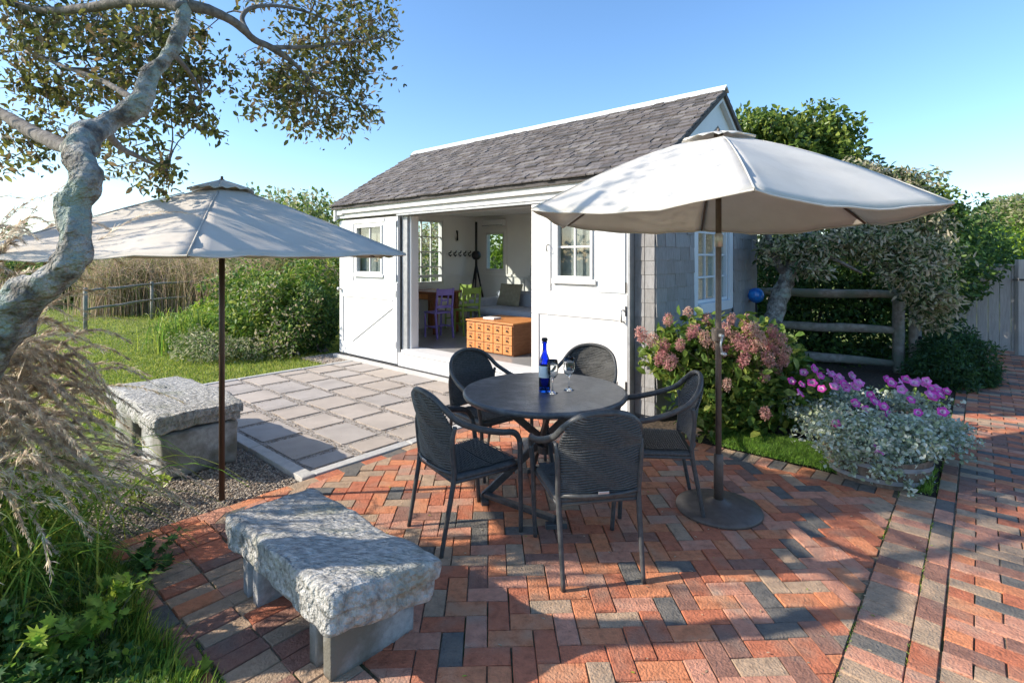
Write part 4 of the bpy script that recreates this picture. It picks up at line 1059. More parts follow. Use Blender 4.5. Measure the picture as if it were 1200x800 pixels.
painted_chair(W(.6, 2.15, FZ), hr(180), M['green_paint'], 'green chair tucked behind the desk by the window')
# sofa
sf = thing('sofa', 'pale blue sofa against the back wall of the shed', 'sofa', W(1.7, 2.6, FZ), HOUSE_ROT)
def soft(u0, u1, v0, v1, z0, z1, name, m, par, bev=.05):
    mb = MB(); hb(mb, u0, u1, v0, v1, z0, z1); o = mb.obj_local(name, m, par, bevel=bev, segs=4)
    for p in o.data.polygons: p.use_smooth = True
    return o
soft(1.0, 2.95, 2.05, 2.95, FZ + .05, FZ + .32, 'base', M['sofa'], sf, .03)
soft(1.16, 2.80, 2.02, 2.80, FZ + .322, FZ + .45, 'seat_cushion', M['sofa'], sf)
soft(1.0, 2.95, 2.78, 3.02, FZ + .322, FZ + .72, 'backrest', M['sofa'], sf, .08)
soft(.98, 1.15, 2.0, 2.85, FZ + .06, FZ + .60, 'armrest', M['sofa'], sf, .07); soft(2.81, 2.97, 2.0, 2.85, FZ + .06, FZ + .60, 'armrest', M['sofa'], sf, .07)
def cushion(u, v, z, s, rz, lab, m):
    mb = MB(); n = 10
    for sd in (1, -1):
        b0 = len(mb.v)
        for i in range(n + 1):
            for j in range(n + 1):
                x, y = i / n * 2 - 1, j / n * 2 - 1; h = .075 * (1 - x ** 4) * (1 - y ** 4); mb.v.append((x * s * (1 - .08 * (1 - abs(y))), sd * h, y * s * .75))
        for i in range(n):
            for j in range(n): q = b0 + i * (n + 1) + j; f = (q, q + n + 1, q + n + 2, q + 1); mb.f.append(f if sd < 0 else f[::-1]); mb.m.append(0)
    o = mb.build('cushion', m, None, smooth=True); o.location = W(u, v, z); o.rotation_euler = (math.radians(-18), 0, HOUSE_ROT + rz); return tag(o, lab, 'cushion')
cushion(1.52, 2.62, FZ + .66, .28, 0, 'large olive cushion leaning on the sofa back', M['cushion'])
# console table with laptop
cs = thing('console_table', 'white folding table behind the sofa end by the back wall', 'table', W(2.2, 3.0, FZ), HOUSE_ROT)
mb = MB(); hb(mb, 1.42, 2.9, 3.03, 3.12, FZ + .96, FZ + .985); mb.obj_local('table_top', M['plastic'], cs, bevel=.003)
for a in (1.50, 2.2):
    mb = MB(); mb.bar(W(a, 3.07, FZ + .02), W(a, 3.07, FZ + .96), .03, .03); mb.obj_local('leg', M['plastic'], cs)
    mb = MB(); mb.bar(W(a, 3.07, FZ + .96), W(a + .5, 3.07, FZ + .6), .02, .02); mb.obj_local('leg_brace', M['plastic'], cs)
lp = thing('laptop', 'open grey laptop on the white folding table', 'laptop', W(1.72, 3.07, FZ + .986), HOUSE_ROT)
mb = MB(); hb(mb, 1.62, 1.84, 3.035, 3.11, FZ + .987, FZ + 1.0); mb.obj_local('keyboard_base', M['tag'], lp)
mb = MB(); mb.hexa([W(1.62, 3.095, FZ + 1.001), W(1.84, 3.095, FZ + 1.001), W(1.84, 3.105, FZ + 1.001), W(1.62, 3.105, FZ + 1.001), W(1.62, 3.12, FZ + 1.2), W(1.84, 3.12, FZ + 1.2), W(1.84, 3.13, FZ + 1.2), W(1.62, 3.13, FZ + 1.2)]); mb.obj_local('screen', M['galv'], lp)
# tripod lamp / hall stand in the corner
tr = thing('tripod_stand', 'tall dark tripod stand with a round head in the far corner of the shed', 'stand', W(.42, 2.9, FZ), HOUSE_ROT)
c0 = W(.40, 2.85)
mb = MB(); mb.tube([c0 + Z * (FZ + 1.1), c0 + Z * 2.38], .025, 8); mb.obj_local('pole', M['dark'], tr, smooth=True)
for k, a in enumerate((.4, 2.5, 4.6)):
    mb = MB(); mb.tube([c0 + Z * (FZ + 1.22), c0 + Vector((math.cos(a) * .26, math.sin(a) * .2, FZ + .02))], .019, 8); mb.obj_local('leg', M['dark'], tr, smooth=True)
mb = MB(); mb.tube([c0 + Z * 1.70 + Vector((.02, -.05, 0)) * k for k in (-.9, -.5, .5, .9)], [.03, .095, .095, .03], 16); mb.obj_local('lamp_head', M['dark'], tr, smooth=True)
# coat rack on left wall
cr0 = thing('coat_rack', 'dark coat hooks in a row on the left wall inside the shed', 'coat rack', W(.12, 2.6, 1.7), HOUSE_ROT)
mb = MB(); hb(mb, .101, .115, 2.30, 2.95, 1.71, 1.75); mb.obj_local('rail', M['white_in'], cr0)
for k in range(5):
    v = 2.36 + k * .135
    mb = MB(); mb.tube([W(.116, v, 1.74), W(.17, v, 1.75), W(.19, v, 1.79)], .012, 6); mb.tube([W(.116, v, 1.72), W(.165, v, 1.68), W(.19, v, 1.71)], .012, 6); mb.obj_local('hook', M['dark'], cr0, smooth=True)
hk = MB(); hk.tube([W(.12, 2.58, 2.20), W(.14, 2.58, 2.10), W(.13, 2.58, 2.0)], [.02, .012, .02], 6); o = hk.build('wall_ornament', M['dark'], None, smooth=True); tag(o, 'small dark ornament hanging above the coat hooks', 'ornament')
ac = thing('wall_unit', 'slim white air conditioner above the small back window', 'air conditioner', W(.66, 3.05, 2.3), HOUSE_ROT)
mb = MB(); hb(mb, .38, .98, 3.02, 3.135, 2.29, 2.42); mb.obj_local('body', M['plastic'], ac, bevel=.02)
mb = MB(); hb(mb, .40, .96, 3.014, 3.019, 2.30, 2.315); mb.obj_local('outlet_slot', M['galv'], ac)
# white cloth bag by the jamb
mb = MB(); n = 14
for k in range(9):
    z = k / 8; rr = .10 * (1 - .75 * z) 
    for j in range(n): a = 2 * math.pi * j / n; q = rr * (1 + .18 * math.sin(a * 3 + k * .7)); p = W(1.3, .5, FZ + .005 + z * .35) + Vector((q * math.cos(a), q * math.sin(a), 0)); mb.v.append(tuple(p))
for k in range(8):
    for j in range(n): mb.f.append((k * n + j, k * n + (j + 1) % n, (k + 1) * n + (j + 1) % n, (k + 1) * n + j)); mb.m.append(0)
mb.f.append(tuple(range(n - 1, -1, -1))); mb.m.append(0); mb.f.append(tuple(8 * n + j for j in range(n))); mb.m.append(0)
o = mb.build('cloth_bundle', M['plastic'], None, smooth=True); tag(o, 'draped white cloth standing under the desk by the door jamb', 'cloth')

# ================================================================== GAZING BALL, FENCES, GATE
gb = thing('gazing_ball', 'shiny blue glazed ball on a thin stake at the back corner of the shed', 'garden ball', P(886, 400, 7.25) * 1.0)
gz = P(886, 346, 7.25)
gb.location = (gz.x, gz.y, 0.03)
MB().lathe([(0, gz.z - .105 - .03)] + [(.105 * math.sin(math.pi * k / 16), gz.z - .03 - .105 * math.cos(math.pi * k / 16)) for k in range(1, 16)] + [(0, gz.z + .075)], 24).build('ball', M['ball'], gb, smooth=True)
MB().tube([(0, 0, 0), (0, 0, gz.z - .12)], .012, 8).build('stake', M['dark'], gb, smooth=True)

rf = thing('rail_fence', 'weathered three rail fence between the shed and the mortised post', 'fence', P(980, 470, 7.6).xy.to_3d())
fa, fb = P(884, 400, 8.15), P(1054, 400, 7.42)
def rough_rail(a, b, w, h, seed):
    mb = MB(); pts = []; k = 9
    for i in range(k):
        t = i / (k - 1); p = a.lerp(b, t) + Vector((0, 0, .02 * mnoise.noise(Vector((t * 3, seed, 0))))) ; pts.append(p)
    mb.tube(pts, [h / 2 * (.72 + .28 * math.sin(math.pi * min(1, max(0, i / (k - 1))))) * (1 + .08 * mnoise.noise(Vector((i, seed, 4)))) for i in range(k)], 7, flat=1.0, jit=.12); return mb
for za, zb in ((1.13, 1.13), (.64, .63), (.22, .16)):
    rough_rail(Vector((fa.x, fa.y, za)), Vector((fb.x, fb.y, zb)), .05, .135, za).obj_local('rail', M['railwood'], rf, smooth=True)
def post(mbm, x, y, h, r, seed): 
    mb = MB(); mb.tube([Vector((x, y, -.04 + (h + .04) * i / 8)) for i in range(9)], r, 8, flat=.8, jit=.10); return mb
post(None, 5.42, 7.42, 1.24, .085, 1).obj_local('post', M['railwood'], rf, smooth=True)
mp = thing('fence_post', 'mortised split rail post with old knots right of the three rail fence', 'fence post', (5.60, 7.35, 0))
post(None, 5.60, 7.35, 1.18, .085, 2).obj_local('post', M['railwood'], mp, smooth=True)
for z in (.2, .55, .9):
    mb = MB(); mb.tube([Vector((5.60, 7.262, z)), Vector((5.60, 7.255, z + .001))], [.028, .026], 10); mb.obj_local('mortise', M['dark'], mp)
    
lf = thing('rail_fence', 'thin dark post and rail fence across the far lawn', 'fence', P(180, 372, 14).xy.to_3d())
pts_ = [P(100, 380, 11.5), P(178, 376, 14), P(243, 372, 15.5)]
zz0 = [-.0, .02, .05]
for p, z0 in zip(pts_, zz0):
    mb = MB(); mb.tube([Vector((p.x, p.y, z0 - .1)), Vector((p.x, p.y, z0 + 1.0))], .04, 8, jit=.1); mb.obj_local('post', M['railwood'], lf, smooth=True)
for zr in (.52, .93):
    for a, b, za, zb in ((pts_[0], pts_[1], zz0[0], zz0[1]), (pts_[1], pts_[2], zz0[1], zz0[2])):
        rough_rail(Vector((a.x, a.y, za + zr)), Vector((b.x, b.y, zb + zr)), .05, .065, zr).obj_local('rail', M['railwood'], lf, smooth=True)

gt = thing('garden_gate', 'pale grey vertical board gate at the end of the brick path', 'gate', G(1180, 417).xy.to_3d())
g0 = Vector((7.35, 9.7, 0)); g1 = Vector((10.4, 8.0, 0)); gd = (g1 - g0).normalized(); gn = Vector((gd.y, -gd.x, 0)); ln = (g1 - g0).length; k = 0; s = 0
if gn.y > 0: gn = -gn
while s < ln:
    w_ = .15; a = g0 + gd * s; b = g0 + gd * (s + w_ - .006); h = 1.50 + .01 * rnd.uniform(-1, 1)
    mb = MB(); e = gn * .022
    mb.hexa([a + Z * .06, b + Z * .06, b + e + Z * .06, a + e + Z * .06, a + Z * h, b + Z * h, b + e + Z * h, a + e + Z * h] if (gd.cross(gn)).z > 0 else [b + Z * .06, a + Z * .06, a + e + Z * .06, b + e + Z * .06, b + Z * h, a + Z * h, a + e + Z * h, b + e + Z * h])
    mb.obj_local('board', M['gatewood'], gt, bevel=.003); s += w_; k += 1
for z in (.3, 1.3):
    mb = MB(); mb.bar(g0 - gn * .02 + Z * z, g1 - gn * .02 + Z * z, .035, .09); mb.obj_local('cross_rail', M['gatewood'], gt)
mb = MB(); mb.bar(g0 + gn * .012 + Z * 1.525, g1 + gn * .012 + Z * 1.525, .06, .03); mb.obj_local('cap_rail', M['gatewood'], gt, bevel=.004)
q = P(1196, 340, 8.9)
tt = (q - g0).dot(gd); pp_ = g0 + gd * tt
mb = MB(); hbv = lambda z0, z1: [pp_ - gd * .05 + gn * .023 + Z * z0, pp_ + gd * .05 + gn * .023 + Z * z0, pp_ + gd * .05 + gn * .09 + Z * z0, pp_ - gd * .05 + gn * .09 + Z * z0]
mb.bar(pp_ + gn * .06 + Z * 0, pp_ + gn * .06 + Z * 1.62, .1, .07, up=(0, 1, 0)); mb.obj_local('gate_post', M['gatewood'], gt, bevel=.004)
mb = MB(); mb.bar(pp_ + gn * .105 + Z * 1.28 - gd * .1, pp_ + gn * .105 + Z * 1.28 + gd * .06, .01, .03); mb.obj_local('latch', M['dark'], gt)
# small white bracket / bench arm between post and bush
# planter
pc = G(1045, 548); pc = Vector((2.76, 4.02, 0))
pl = thing('barrel_planter', 'low oval wooden planter under silver foliage and magenta flowers', 'planter', pc, HOUSE_ROT)
mb = MB(); n = 36
for z, r_ in ((0, .9), (.12, 1.0), (.2, 1.03), (.2, .96), (.16, .95)):
    for j in range(n): a = 2 * math.pi * j / n; mb.v.append((.34 * r_ * math.cos(a), .29 * r_ * math.sin(a), z))
for i in range(4):
    for j in range(n): mb.f.append((i * n + j, i * n + (j + 1) % n, (i + 1) * n + (j + 1) % n, (i + 1) * n + j)); mb.m.append(0)
mb.f.append(tuple(4 * n + j for j in range(n))); mb.m.append(1); mb.f.append(tuple(range(n - 1, -1, -1))); mb.m.append(0)
mb.build('tub', [M['barrel'], M['mulch']], pl, smooth=False)
for z in (.04, .14):
    mb = MB(); 
    for zz, r_ in ((z, .94 + z * .5 + .012), (z + .03, .955 + z * .5 + .012)):
        for j in range(n): a = 2 * math.pi * j / n; mb.v.append((.34 * r_ * math.cos(a), .29 * r_ * math.sin(a), zz))
    for j in range(n): mb.f.append((j, (j + 1) % n, n + (j + 1) % n, n + j)); mb.m.append(0)
    mb.build('hoop', M['galv'], pl, solid=.004)
# ================================================================== LEFT TREE
tree = thing('gnarled_tree', 'gnarled old tree with a twisting lichen covered trunk leaning over the left parasol', 'tree', (-2.95, 2.0, 0))
tp = [(Vector((-3.2, 2.3, -.1)), .26), (P(-110, 520, 2.3), .145), (P(-35, 420, 2.3), .12), (P(22, 355, 2.28), .085), (P(74, 316, 2.28), .062), (P(92, 283, 2.3), .056), (P(84, 248, 2.32), .066), (P(102, 208, 2.34), .056),
      (P(92, 182, 2.2), .058), (P(100, 160, 2.3), .062), (P(130, 143, 2.45), .046), (P(164, 121, 2.5), .044), (P(178, 88, 2.55), .040), (P(200, 60, 2.6), .033), (P(213, 30, 2.65), .031), (P(219, -5, 2.7), .029), (P(235, -60, 2.8), .022)]
_K = .9
tp = [(Vector((-2.95, 2.0, -.1)), .16)] + [((Vector((p.x * _K, p.y * _K, CAMH + (p.z - CAMH) * _K)), r_ * _K) if 0 < i < 8 else (p, r_)) for i, (p, r_) in enumerate(tp)][1:]
n_ = 9
mb = MB(); cp = crom([p for p, r in tp], n_); mb.tube(cp, lerpl([r for p, r in tp], n_), 28, jit=.36)
def tpart(mb, name, mats, par, **k): return mb.obj_local(name, mats, par, **k)
tpart(mb, 'trunk', M['bark_lichen'], tree, smooth=True)
limbs = [
    [(P(219, 6, 2.68), .028), (P(245, 12, 2.75), .026), (P(275, 26, 2.9), .024), (P(297, 46, 3.05), .021), (P(318, 56, 3.2), .02), (P(345, 75, 3.35), .014), (P(370, 105, 3.5), .008)],
    [(P(290, 38, 3.0), .016), (P(284, 20, 3.05), .013), (P(300, 8, 3.1), .012), (P(345, 10, 3.3), .009), (P(400, 30, 3.5), .006)],
    [(P(318, 56, 3.2), .014), (P(360, 55, 3.4), .011), (P(410, 50, 3.6), .008), (P(445, 45, 3.7), .005)],
    [(P(216, 10, 2.66), .03), (P(185, 2, 2.7), .03), (P(140, 3, 2.8), .028), (P(100, 10, 2.9), .024), (P(50, 12, 3.0), .02), (P(0, 2, 3.1), .015)],
    [(P(92, 178, 2.22), .035), (P(60, 165, 2.35), .033), (P(30, 150, 2.6), .032), (P(0, 132, 2.8), .028), (P(-60, 100, 3.0), .03), (P(-140, 60, 3.2), .02)],
    [(P(120, 148, 2.45), .02), (P(140, 172, 2.7), .016), (P(165, 185, 3.0), .012), (P(195, 200, 3.2), .006)],
    [(P(200, 60, 2.6), .014), (P(222, 85, 2.8), .011), (P(235, 110, 3.0), .006)],
    [(P(164, 121, 2.5), .016), (P(120, 95, 2.8), .013), (P(80, 80, 3.0), .01), (P(30, 60, 3.2), .006)],
    [(Vector((-2.95, 2.0, .5)), .09), (Vector((-3.7, 2.5, 1.6)), .07), (Vector((-4.2, 2.6, 2.6)), .07), (Vector((-4.6, 2.7, 3.4)), .05), (Vector((-4.9, 2.7, 4.2)), .03)],
]
for l in limbs:
    mb = MB(); mb.tube(crom([p for p, r in l], 5), lerpl([r for p, r in l], 5), 9, jit=.2); tpart(mb, 'limb', M['bark'], tree, smooth=True)
lp_ = [p for l in limbs for p in crom([q for q, r in l], 3)]
blobs = [  # px, py, depth, radius in px, leaves
    (325, 78, 3.5, 34, 420), (312, 110, 3.5, 30, 330), (345, 120, 3.6, 34, 420), (375, 85, 3.7, 40, 520), (395, 130, 3.8, 34, 420), (420, 95, 3.8, 28, 300), (350, 45, 3.5, 26, 200), (385, 35, 3.6, 30, 300),
    (415, 45, 3.7, 30, 330), (445, 45, 3.8, 22, 180), (415, 8, 3.6, 34, 330), (365, 0, 3.5, 34, 300), (318, 2, 3.4, 26, 140), (432, 128, 3.8, 18, 90), (372, 148, 3.7, 22, 150), (455, 22, 3.8, 13, 50),
    (30, 15, 3.3, 44, 480), (80, 20, 3.2, 42, 480), (130, 30, 3.1, 40, 520), (165, 50, 3.0, 40, 560), (105, 65, 3.2, 42, 560), (60, 70, 3.3, 40, 480), (20, 60, 3.4, 38, 420), (150, 85, 3.0, 34, 460), (30, 105, 3.3, 36, 360),
    (80, 110, 3.3, 34, 360), (120, 110, 3.2, 30, 330), (205, 100, 3.2, 36, 460), (230, 80, 3.3, 30, 380), (225, 120, 3.2, 26, 300), (190, 30, 3.0, 36, 380), (235, 40, 3.1, 22, 160), (200, 135, 3.2, 24, 220), (25, 145, 3.2, 30, 280),
    (15, 185, 3.2, 24, 200), (60, 150, 3.3, 26, 200), (150, 165, 3.1, 26, 240), (170, 195, 3.2, 26, 220), (185, 175, 3.2, 20, 140), (135, 195, 3.2, 18, 110), (195, 212, 3.3, 16, 110), (245, 135, 3.3, 12, 60), (50, 190, 3.3, 18, 90)]
cpos = []; tw = MB()
def twig(a, b, r=.005):
    m = (Vector(a) + Vector(b)) / 2 + Vector((rnd.uniform(-.08, .08), rnd.uniform(-.08, .08), rnd.uniform(-.03, .1)))
    tw.tube(crom([a, m, b], 3), lerpl([r, r * .7, r * .35], 3), 4, cap=False)
for px, py, d, rp, n in blobs:
    n = int(n * (.62 if px < 260 else .78))
    c = P(px, py, d + rnd.uniform(-.15, .25)); R_ = rp / FOC * d
    near = min(lp_, key=lambda q: (q - c).length); twig(near, c, .007)
    for _ in range(max(3, n // 40)):
        q = c + Vector(rng.normal(0, .55, 3)) * R_; twig(c.lerp(near, rnd.random() * .4), q, .0035)
        m = max(6, n // max(3, n // 40)); sub = np.array(q) + rng.normal(0, .30 * R_, (m, 3)) * np.array([1, 1, .8]); cpos.append(sub)
    m = n // 3; cpos.append(np.array(c) + rng.normal(0, .5 * R_, (m, 3)))
# crown beyond the frame to the left and above: shades the garden on the right
for c, R_, n in [((-4.6, 2.2, 3.9), .6, 350), ((-3.4, 2.2, 3.6), .5, 500), ((-4.3, 3.2, 3.9), .6, 600), ((-3.0, 3.0, 4.1), .45, 350), ((-4.2, 3.9, 4.2), .5, 400),
                 ((-5.0, 3.6, 4.3), .55, 400), ((-3.6, 2.6, 4.6), .55, 350), ((-2.6, 3.4, 4.4), .4, 220), ((-2.4, 4.1, 4.1), .35, 200)]:
    c = Vector(c); near = min(lp_, key=lambda q: (q - c).length); twig(near, c, .02)
    for _ in range(n // 40):
        q = c + Vector(rng.normal(0, .6, 3)) * R_; twig(c, q, .004); cpos.append(np.array(q) + rng.normal(0, .3 * R_, (40, 3)))
cpos = np.concatenate(cpos)
keep = np.array([not (p[1] < 1.6) for p in cpos]); cpos = cpos[keep]
o = np_obj('crown', [leaves(cpos - np.array(tree.location), .040, 4, T_OVAL, .5, droop=-.5)], M['tree_l'], tree)
tpart(tw, 'twigs', M['bark'], tree)['kind'] = 'stuff'

# ================================================================== ORNAMENTAL GRASS
og = thing('ornamental_grass', 'tall arching ornamental grass with tan feathery plumes at the left edge', 'ornamental grass', (-2.9, 2.75, 0))
def ribbons(paths, w0, w1, nm):
    """paths: array (n, k, 3) -> thin ribbons"""
    n, k, _ = paths.shape; t = np.linspace(0, 1, k); wd = (w0 + (w1 - w0) * t)[None, :, None]
    tan = np.gradient(paths, axis=1); tan /= (np.linalg.norm(tan, axis=2, keepdims=True) + 1e-9)
    sd = np.cross(tan, rdir(n)[:, None, :]); sd /= (np.linalg.norm(sd, axis=2, keepdims=True) + 1e-9)
    a = paths + sd * wd / 2; b = paths - sd * wd / 2; v = np.stack([a, b], axis=2).reshape(-1, 3)
    base = (np.arange(n) * k * 2)[:, None, None] + (np.arange(k - 1) * 2)[None, :, None]
    f1 = base + np.array([0, 1, 3]); f2 = base + np.array([0, 3, 2]); f = np.concatenate([f1, f2], axis=1).reshape(-1, 3)
    return v, f, np.repeat(rng.randint(0, nm, n), (k - 1) * 2)
def arch(n, base, spread, h, reach, k=12, tip_drop=.5, hvar=.3, dirj=.35, hd=(1, 0)):
    b = np.array(base) + np.column_stack([rng.normal(0, spread, n), rng.normal(0, spread, n), np.zeros(n)])
    a = np.arctan2(hd[1], hd[0]) + rng.normal(0, dirj, n); H = h * (1 + hvar * (rng.rand(n) * 2 - 1)); R_ = reach * (.35 + .9 * rng.rand(n))
    t = np.linspace(0, 1, k)
    hor = R_[:, None] * (t ** 1.7)[None]; ver = H[:, None] * (np.sin(t * math.pi * .5) ** .9)[None] - (tip_drop * R_)[:, None] * (t ** 3.2)[None]
    return np.stack([b[:, :1] + np.cos(a)[:, None] * hor, b[:, 1:2] + np.sin(a)[:, None] * hor, ver], axis=2)
off = np.array(og.location)
parts_ = []; hairs = []
def plumes(paths, frac, L, dens, w=.0035):
    n, k, _ = paths.shape; s0 = int(k * frac)
    for i in range(s0, k - 1):
        m = dens; t = rng.rand(n, m)[:, :, None]; p = paths[:, i, None] * (1 - t) + paths[:, i + 1, None] * t; p = p.reshape(-1, 3)
        tan = (paths[:, i + 1] - paths[:, i]); tan /= (np.linalg.norm(tan, axis=1, keepdims=True) + 1e-9); tan = np.repeat(tan, m, axis=0)
        taper = 1 - .55 * abs((i - s0) / (k - 1 - s0) - .35)
        d = tan * 1.0 + rng.normal(0, .26, tan.shape) + np.array([0, 0, -.12]); l = L * taper * (.6 + .8 * rng.rand(len(p)))
        hairs.append(scatter(T_SIMPLE, p, d, rdir(len(p)), l, np.full(len(p), w), 3))
A = [arch(110, (-2.88, 2.66, 0), .12, 1.22, .66, 16, .8, hd=(1, .12)), arch(80, (-2.85, 2.62, 0), .15, 1.55, .6, 16, .4, hd=(1, .0)), arch(26, (-3.15, 2.5, 0), .15, 2.05, .8, 16, .15, hd=(1, .2)), arch(22, (-2.8, 2.75, 0), .10, .9, .85, 16, .4, hd=(1, .1))]
stems = []
for ai, a in enumerate(A):
    a = a.copy(); stems.append(ribbons(a - off, .005, .002, 3)); plumes(a - off, .5, .042, (80, 40, 20, 50)[ai], .0024)
o = np_obj('stems', stems, [M['plume'][0], M['plume'][2], M['tall_grass'][1]], og); o['kind'] = 'stuff'
o = np_obj('plumes', hairs, M['plume'], og); o['kind'] = 'stuff'
Bd = arch(600, (-2.8, 2.75, 0), .22, .62, .7, 9, .6, hvar=.5, dirj=1.2)
o = np_obj('blades', [ribbons(Bd - off, .011, .002, 3)], M['tall_grass'], og); o['kind'] = 'stuff'
# smaller clump in front
og2 = thing('ornamental_grass', 'smaller green grass clump with a few dry plumes in front of the tall one', 'ornamental grass', (-2.45, 2.3, 0)); off = np.array(og2.location)
hairs = []; a = arch(26, (-2.45, 2.3, 0), .12, .8, .55, 12, .5); plumes(a - off, .6, .045, 18)
np_obj('plumes', hairs, M['plume'], og2)['kind'] = 'stuff'
np_obj('blades', [ribbons(a - off, .004, .002, 3), ribbons(arch(260, (-2.45, 2.3, 0), .2, .5, .5, 8, .5, .5, 1.4) - off, .010, .002, 3)], M['tall_grass'], og2)['kind'] = 'stuff'

# ================================================================== FOREGROUND GROUND COVER
n = 60000; X = -4.6 + 4.2 * rng.rand(n); Y = 1.2 + 3.0 * rng.rand(n)
rel = np.column_stack([X - O.x, Y - O.y]); uu = rel @ np.array([U.x, U.y]); vv = rel @ np.array([V.x, V.y])
edge = -4.1 - vv + np.where(uu < 4.3, -.15 + .0 * uu, 0) + .07 * np.sin(uu * 9) + .05 * np.sin(uu * 23)
ok = (edge > 0) & (uu > 3.0) & ~((uu < 3.9) & (vv > -4.35)); X, Y, uu, vv, edge = X[ok], Y[ok], uu[ok], vv[ok], edge[ok]
nz = np.array([mnoise.noise(Vector((x * 2.2, y * 2.2, 0))) for x, y in zip(X, Y)]); nz2 = np.array([mnoise.noise(Vector((x * 1.3 + 9, y * 1.3, 3))) for x, y in zip(X, Y)])
H = np.clip(.04 + .32 * edge * (1 + .9 * nz), .03, .55) * np.where(uu > 5.45, np.clip(1 - (uu - 5.45) * .9, .25, 1), 1) * np.where(uu < 4.6, np.clip((uu - 3.2) / 1.4, .12, 1), 1)
Zz = H * (.25 + .75 * rng.rand(len(X)) ** .6)
pos = np.column_stack([X, Y, Zz]); k = len(pos)
size = .042 * (1 + .5 * nz2)
typ = (nz2 * 2.2 + rng.normal(0, .35, k))
mi = np.where(typ > .55, 2, np.where(typ > .1, 0, np.where(typ > -.35, 1, np.where(typ > -.7, 3, 4))))
mi = np.where(rng.rand(k) < .15, rng.randint(0, 5, k), mi)
sel = rng.rand(k) < .42
def sc_(tm, s, L, asp, m): return scatter(tm, pos[s], rdir(s.sum(), zb=-.1), rdir(s.sum(), zb=1.5), L, L * asp, m)
L1 = size * (.6 + .8 * rng.rand(k))
pl_ = scatter(T_LOBE, pos[sel], rdir(sel.sum(), zb=-.1), rdir(sel.sum(), zb=1.6), L1[sel], L1[sel] * .95, mi[sel].repeat(1))
p2_ = scatter(T_OVAL, pos[~sel], rdir(int((~sel).sum()), zb=.2), rdir(int((~sel).sum()), zb=1.0), L1[~sel] * .9, L1[~sel] * .45, mi[~sel])
o = np_obj('ground_cover', [(pl_[0], pl_[1], np.repeat(mi[sel], len(T_LOBE[1]))), (p2_[0], p2_[1], np.repeat(mi[~sel], len(T_OVAL[1])))], M['cover']); tag(o, 'mixed leafy green ground cover along the left edge of the bricks', None, None, 'stuff')
# grassy fringe
def fringe(n):
    u = 3.2 + 4.2 * rng.rand(n); e = rng.rand(n) ** 1.7 * .9; v = -4.07 - e + .02 * np.sin(u * 15)
    m = ~((u < 4.35) & (v > -4.15)); u, v = u[m], v[m]
    return np.array(O)[None] + u[:, None] * np.array(U)[None] + v[:, None] * np.array(V)[None] + np.array([0, 0, -.03])
g1_ = lawn('long_grass', 16000, fringe, .12, .006, M['tall_grass'], lean=(.3, .1)); g1_['label'] = 'longer unmown grass fringing the brick edge at lower left'
def shade_lawn(n):
    u = 2.2 + 2.3 * rng.rand(n); v = -4.1 - 1.2 * rng.rand(n); return np.array(O)[None] + u[:, None] * np.array(U)[None] + v[:, None] * np.array(V)[None] + np.array([0, 0, -.03])
g2_ = lawn('short_grass', 26000, shade_lawn, .05, .005, M['tall_grass']); g2_['label'] = 'short shaded grass between the granite bench and the tall grass'
def sprig(name, label, base, n, L, spread, tmpl, mats, h, asp=.9, group=None, cat='plant'):
    t = thing(name, label, cat, base, 0, group); mb = MB(); ps = []
    for k in range(n):
        a = rnd.uniform(0, 6.28); e = Vector((math.cos(a) * spread * rnd.random(), math.sin(a) * spread * rnd.random(), h * rnd.uniform(.4, 1))); c = crom([Vector((0, 0, 0)), e * .5 + Vector((0, 0, h * .2)), e], 4)
        mb.tube(c, lerpl([.003, .0025, .0015], 4), 4, cap=False)
        for q in c[4:]:
            for _ in range(3): ps.append(tuple(q + Vector(rng.normal(0, .015, 3))))
    mb.build('stems', M['stem'], t); np_obj('leaves', [leaves(np.array(ps), L, len(mats), tmpl, asp, droop=.1, upb=1.5)], mats, t); return t
sprig('creeping_vine', 'dark green lobed vine sprig reaching over the pale bricks', Vector(G(175, 668)), 7, .055, .26, T_LOBE, [M['cover'][1], M['deep'][0]], .09)
sprig('weed', 'yellow green leafy weed at the near left foot of the granite slab bench', Vector(G(165, 590)), 9, .045, .22, T_OVAL, [M['cover'][2], M['glossy'][1]], .2, .5)
sprig('weed', 'pale leafed sprig left of the granite slab bench', Vector(G(112, 600)), 7, .05, .2, T_OVAL, [M['silverleaf'][0], M['cover'][0]], .22, .4)
sprig('maple_seedling', 'low plant with large maple like leaves in the left foreground', Vector(G(120, 760)), 12, .065, .32, T_LOBE, [M['cover'][0], M['cover'][2]], .26)

# ================================================================== SHRUBS
def shrub(name, label, cat, loc, blobs, L, mats, tmpl=T_OVAL, asp=.5, group=None, stems=True, par=None, droop=-.2, shell=.45, var=.35, lumps=9):
    t = par or thing(name, label, cat, loc, 0, group); base = np.array(t.location); ps = []; mb = MB()
    for c, r_, n in blobs:
        q = blob(c, r_, n, shell=shell, lumps=lumps); q = q[q[:, 2] > -.0]; ps.append(q)
        if stems:
            for _ in range(5):
                e = Vector(c) + Vector(rng.normal(0, .4, 3)) * min(r_); b = Vector((t.location.x + rnd.uniform(-.1, .1), t.location.y + rnd.uniform(-.1, .1), 0)); rr = .012 + .008 * max(r_)
                mb.tube([(p - t.location) for p in crom([b, b.lerp(e, .5) + Vector((rnd.uniform(-.1, .1), 0, .1)), e], 3)], lerpl([rr, rr * .7, rr * .3], 3), 5, cap=False)
    ps = np.concatenate(ps) - base
    np_obj('foliage', [leaves(ps, L, len(mats), tmpl, asp, droop=droop, center=(0, 0, float(np.mean(ps[:, 2]))), out=.5, var=var)], mats, t)
    if stems: mb.build('stems', M['bark'], t, smooth=True)
    return t
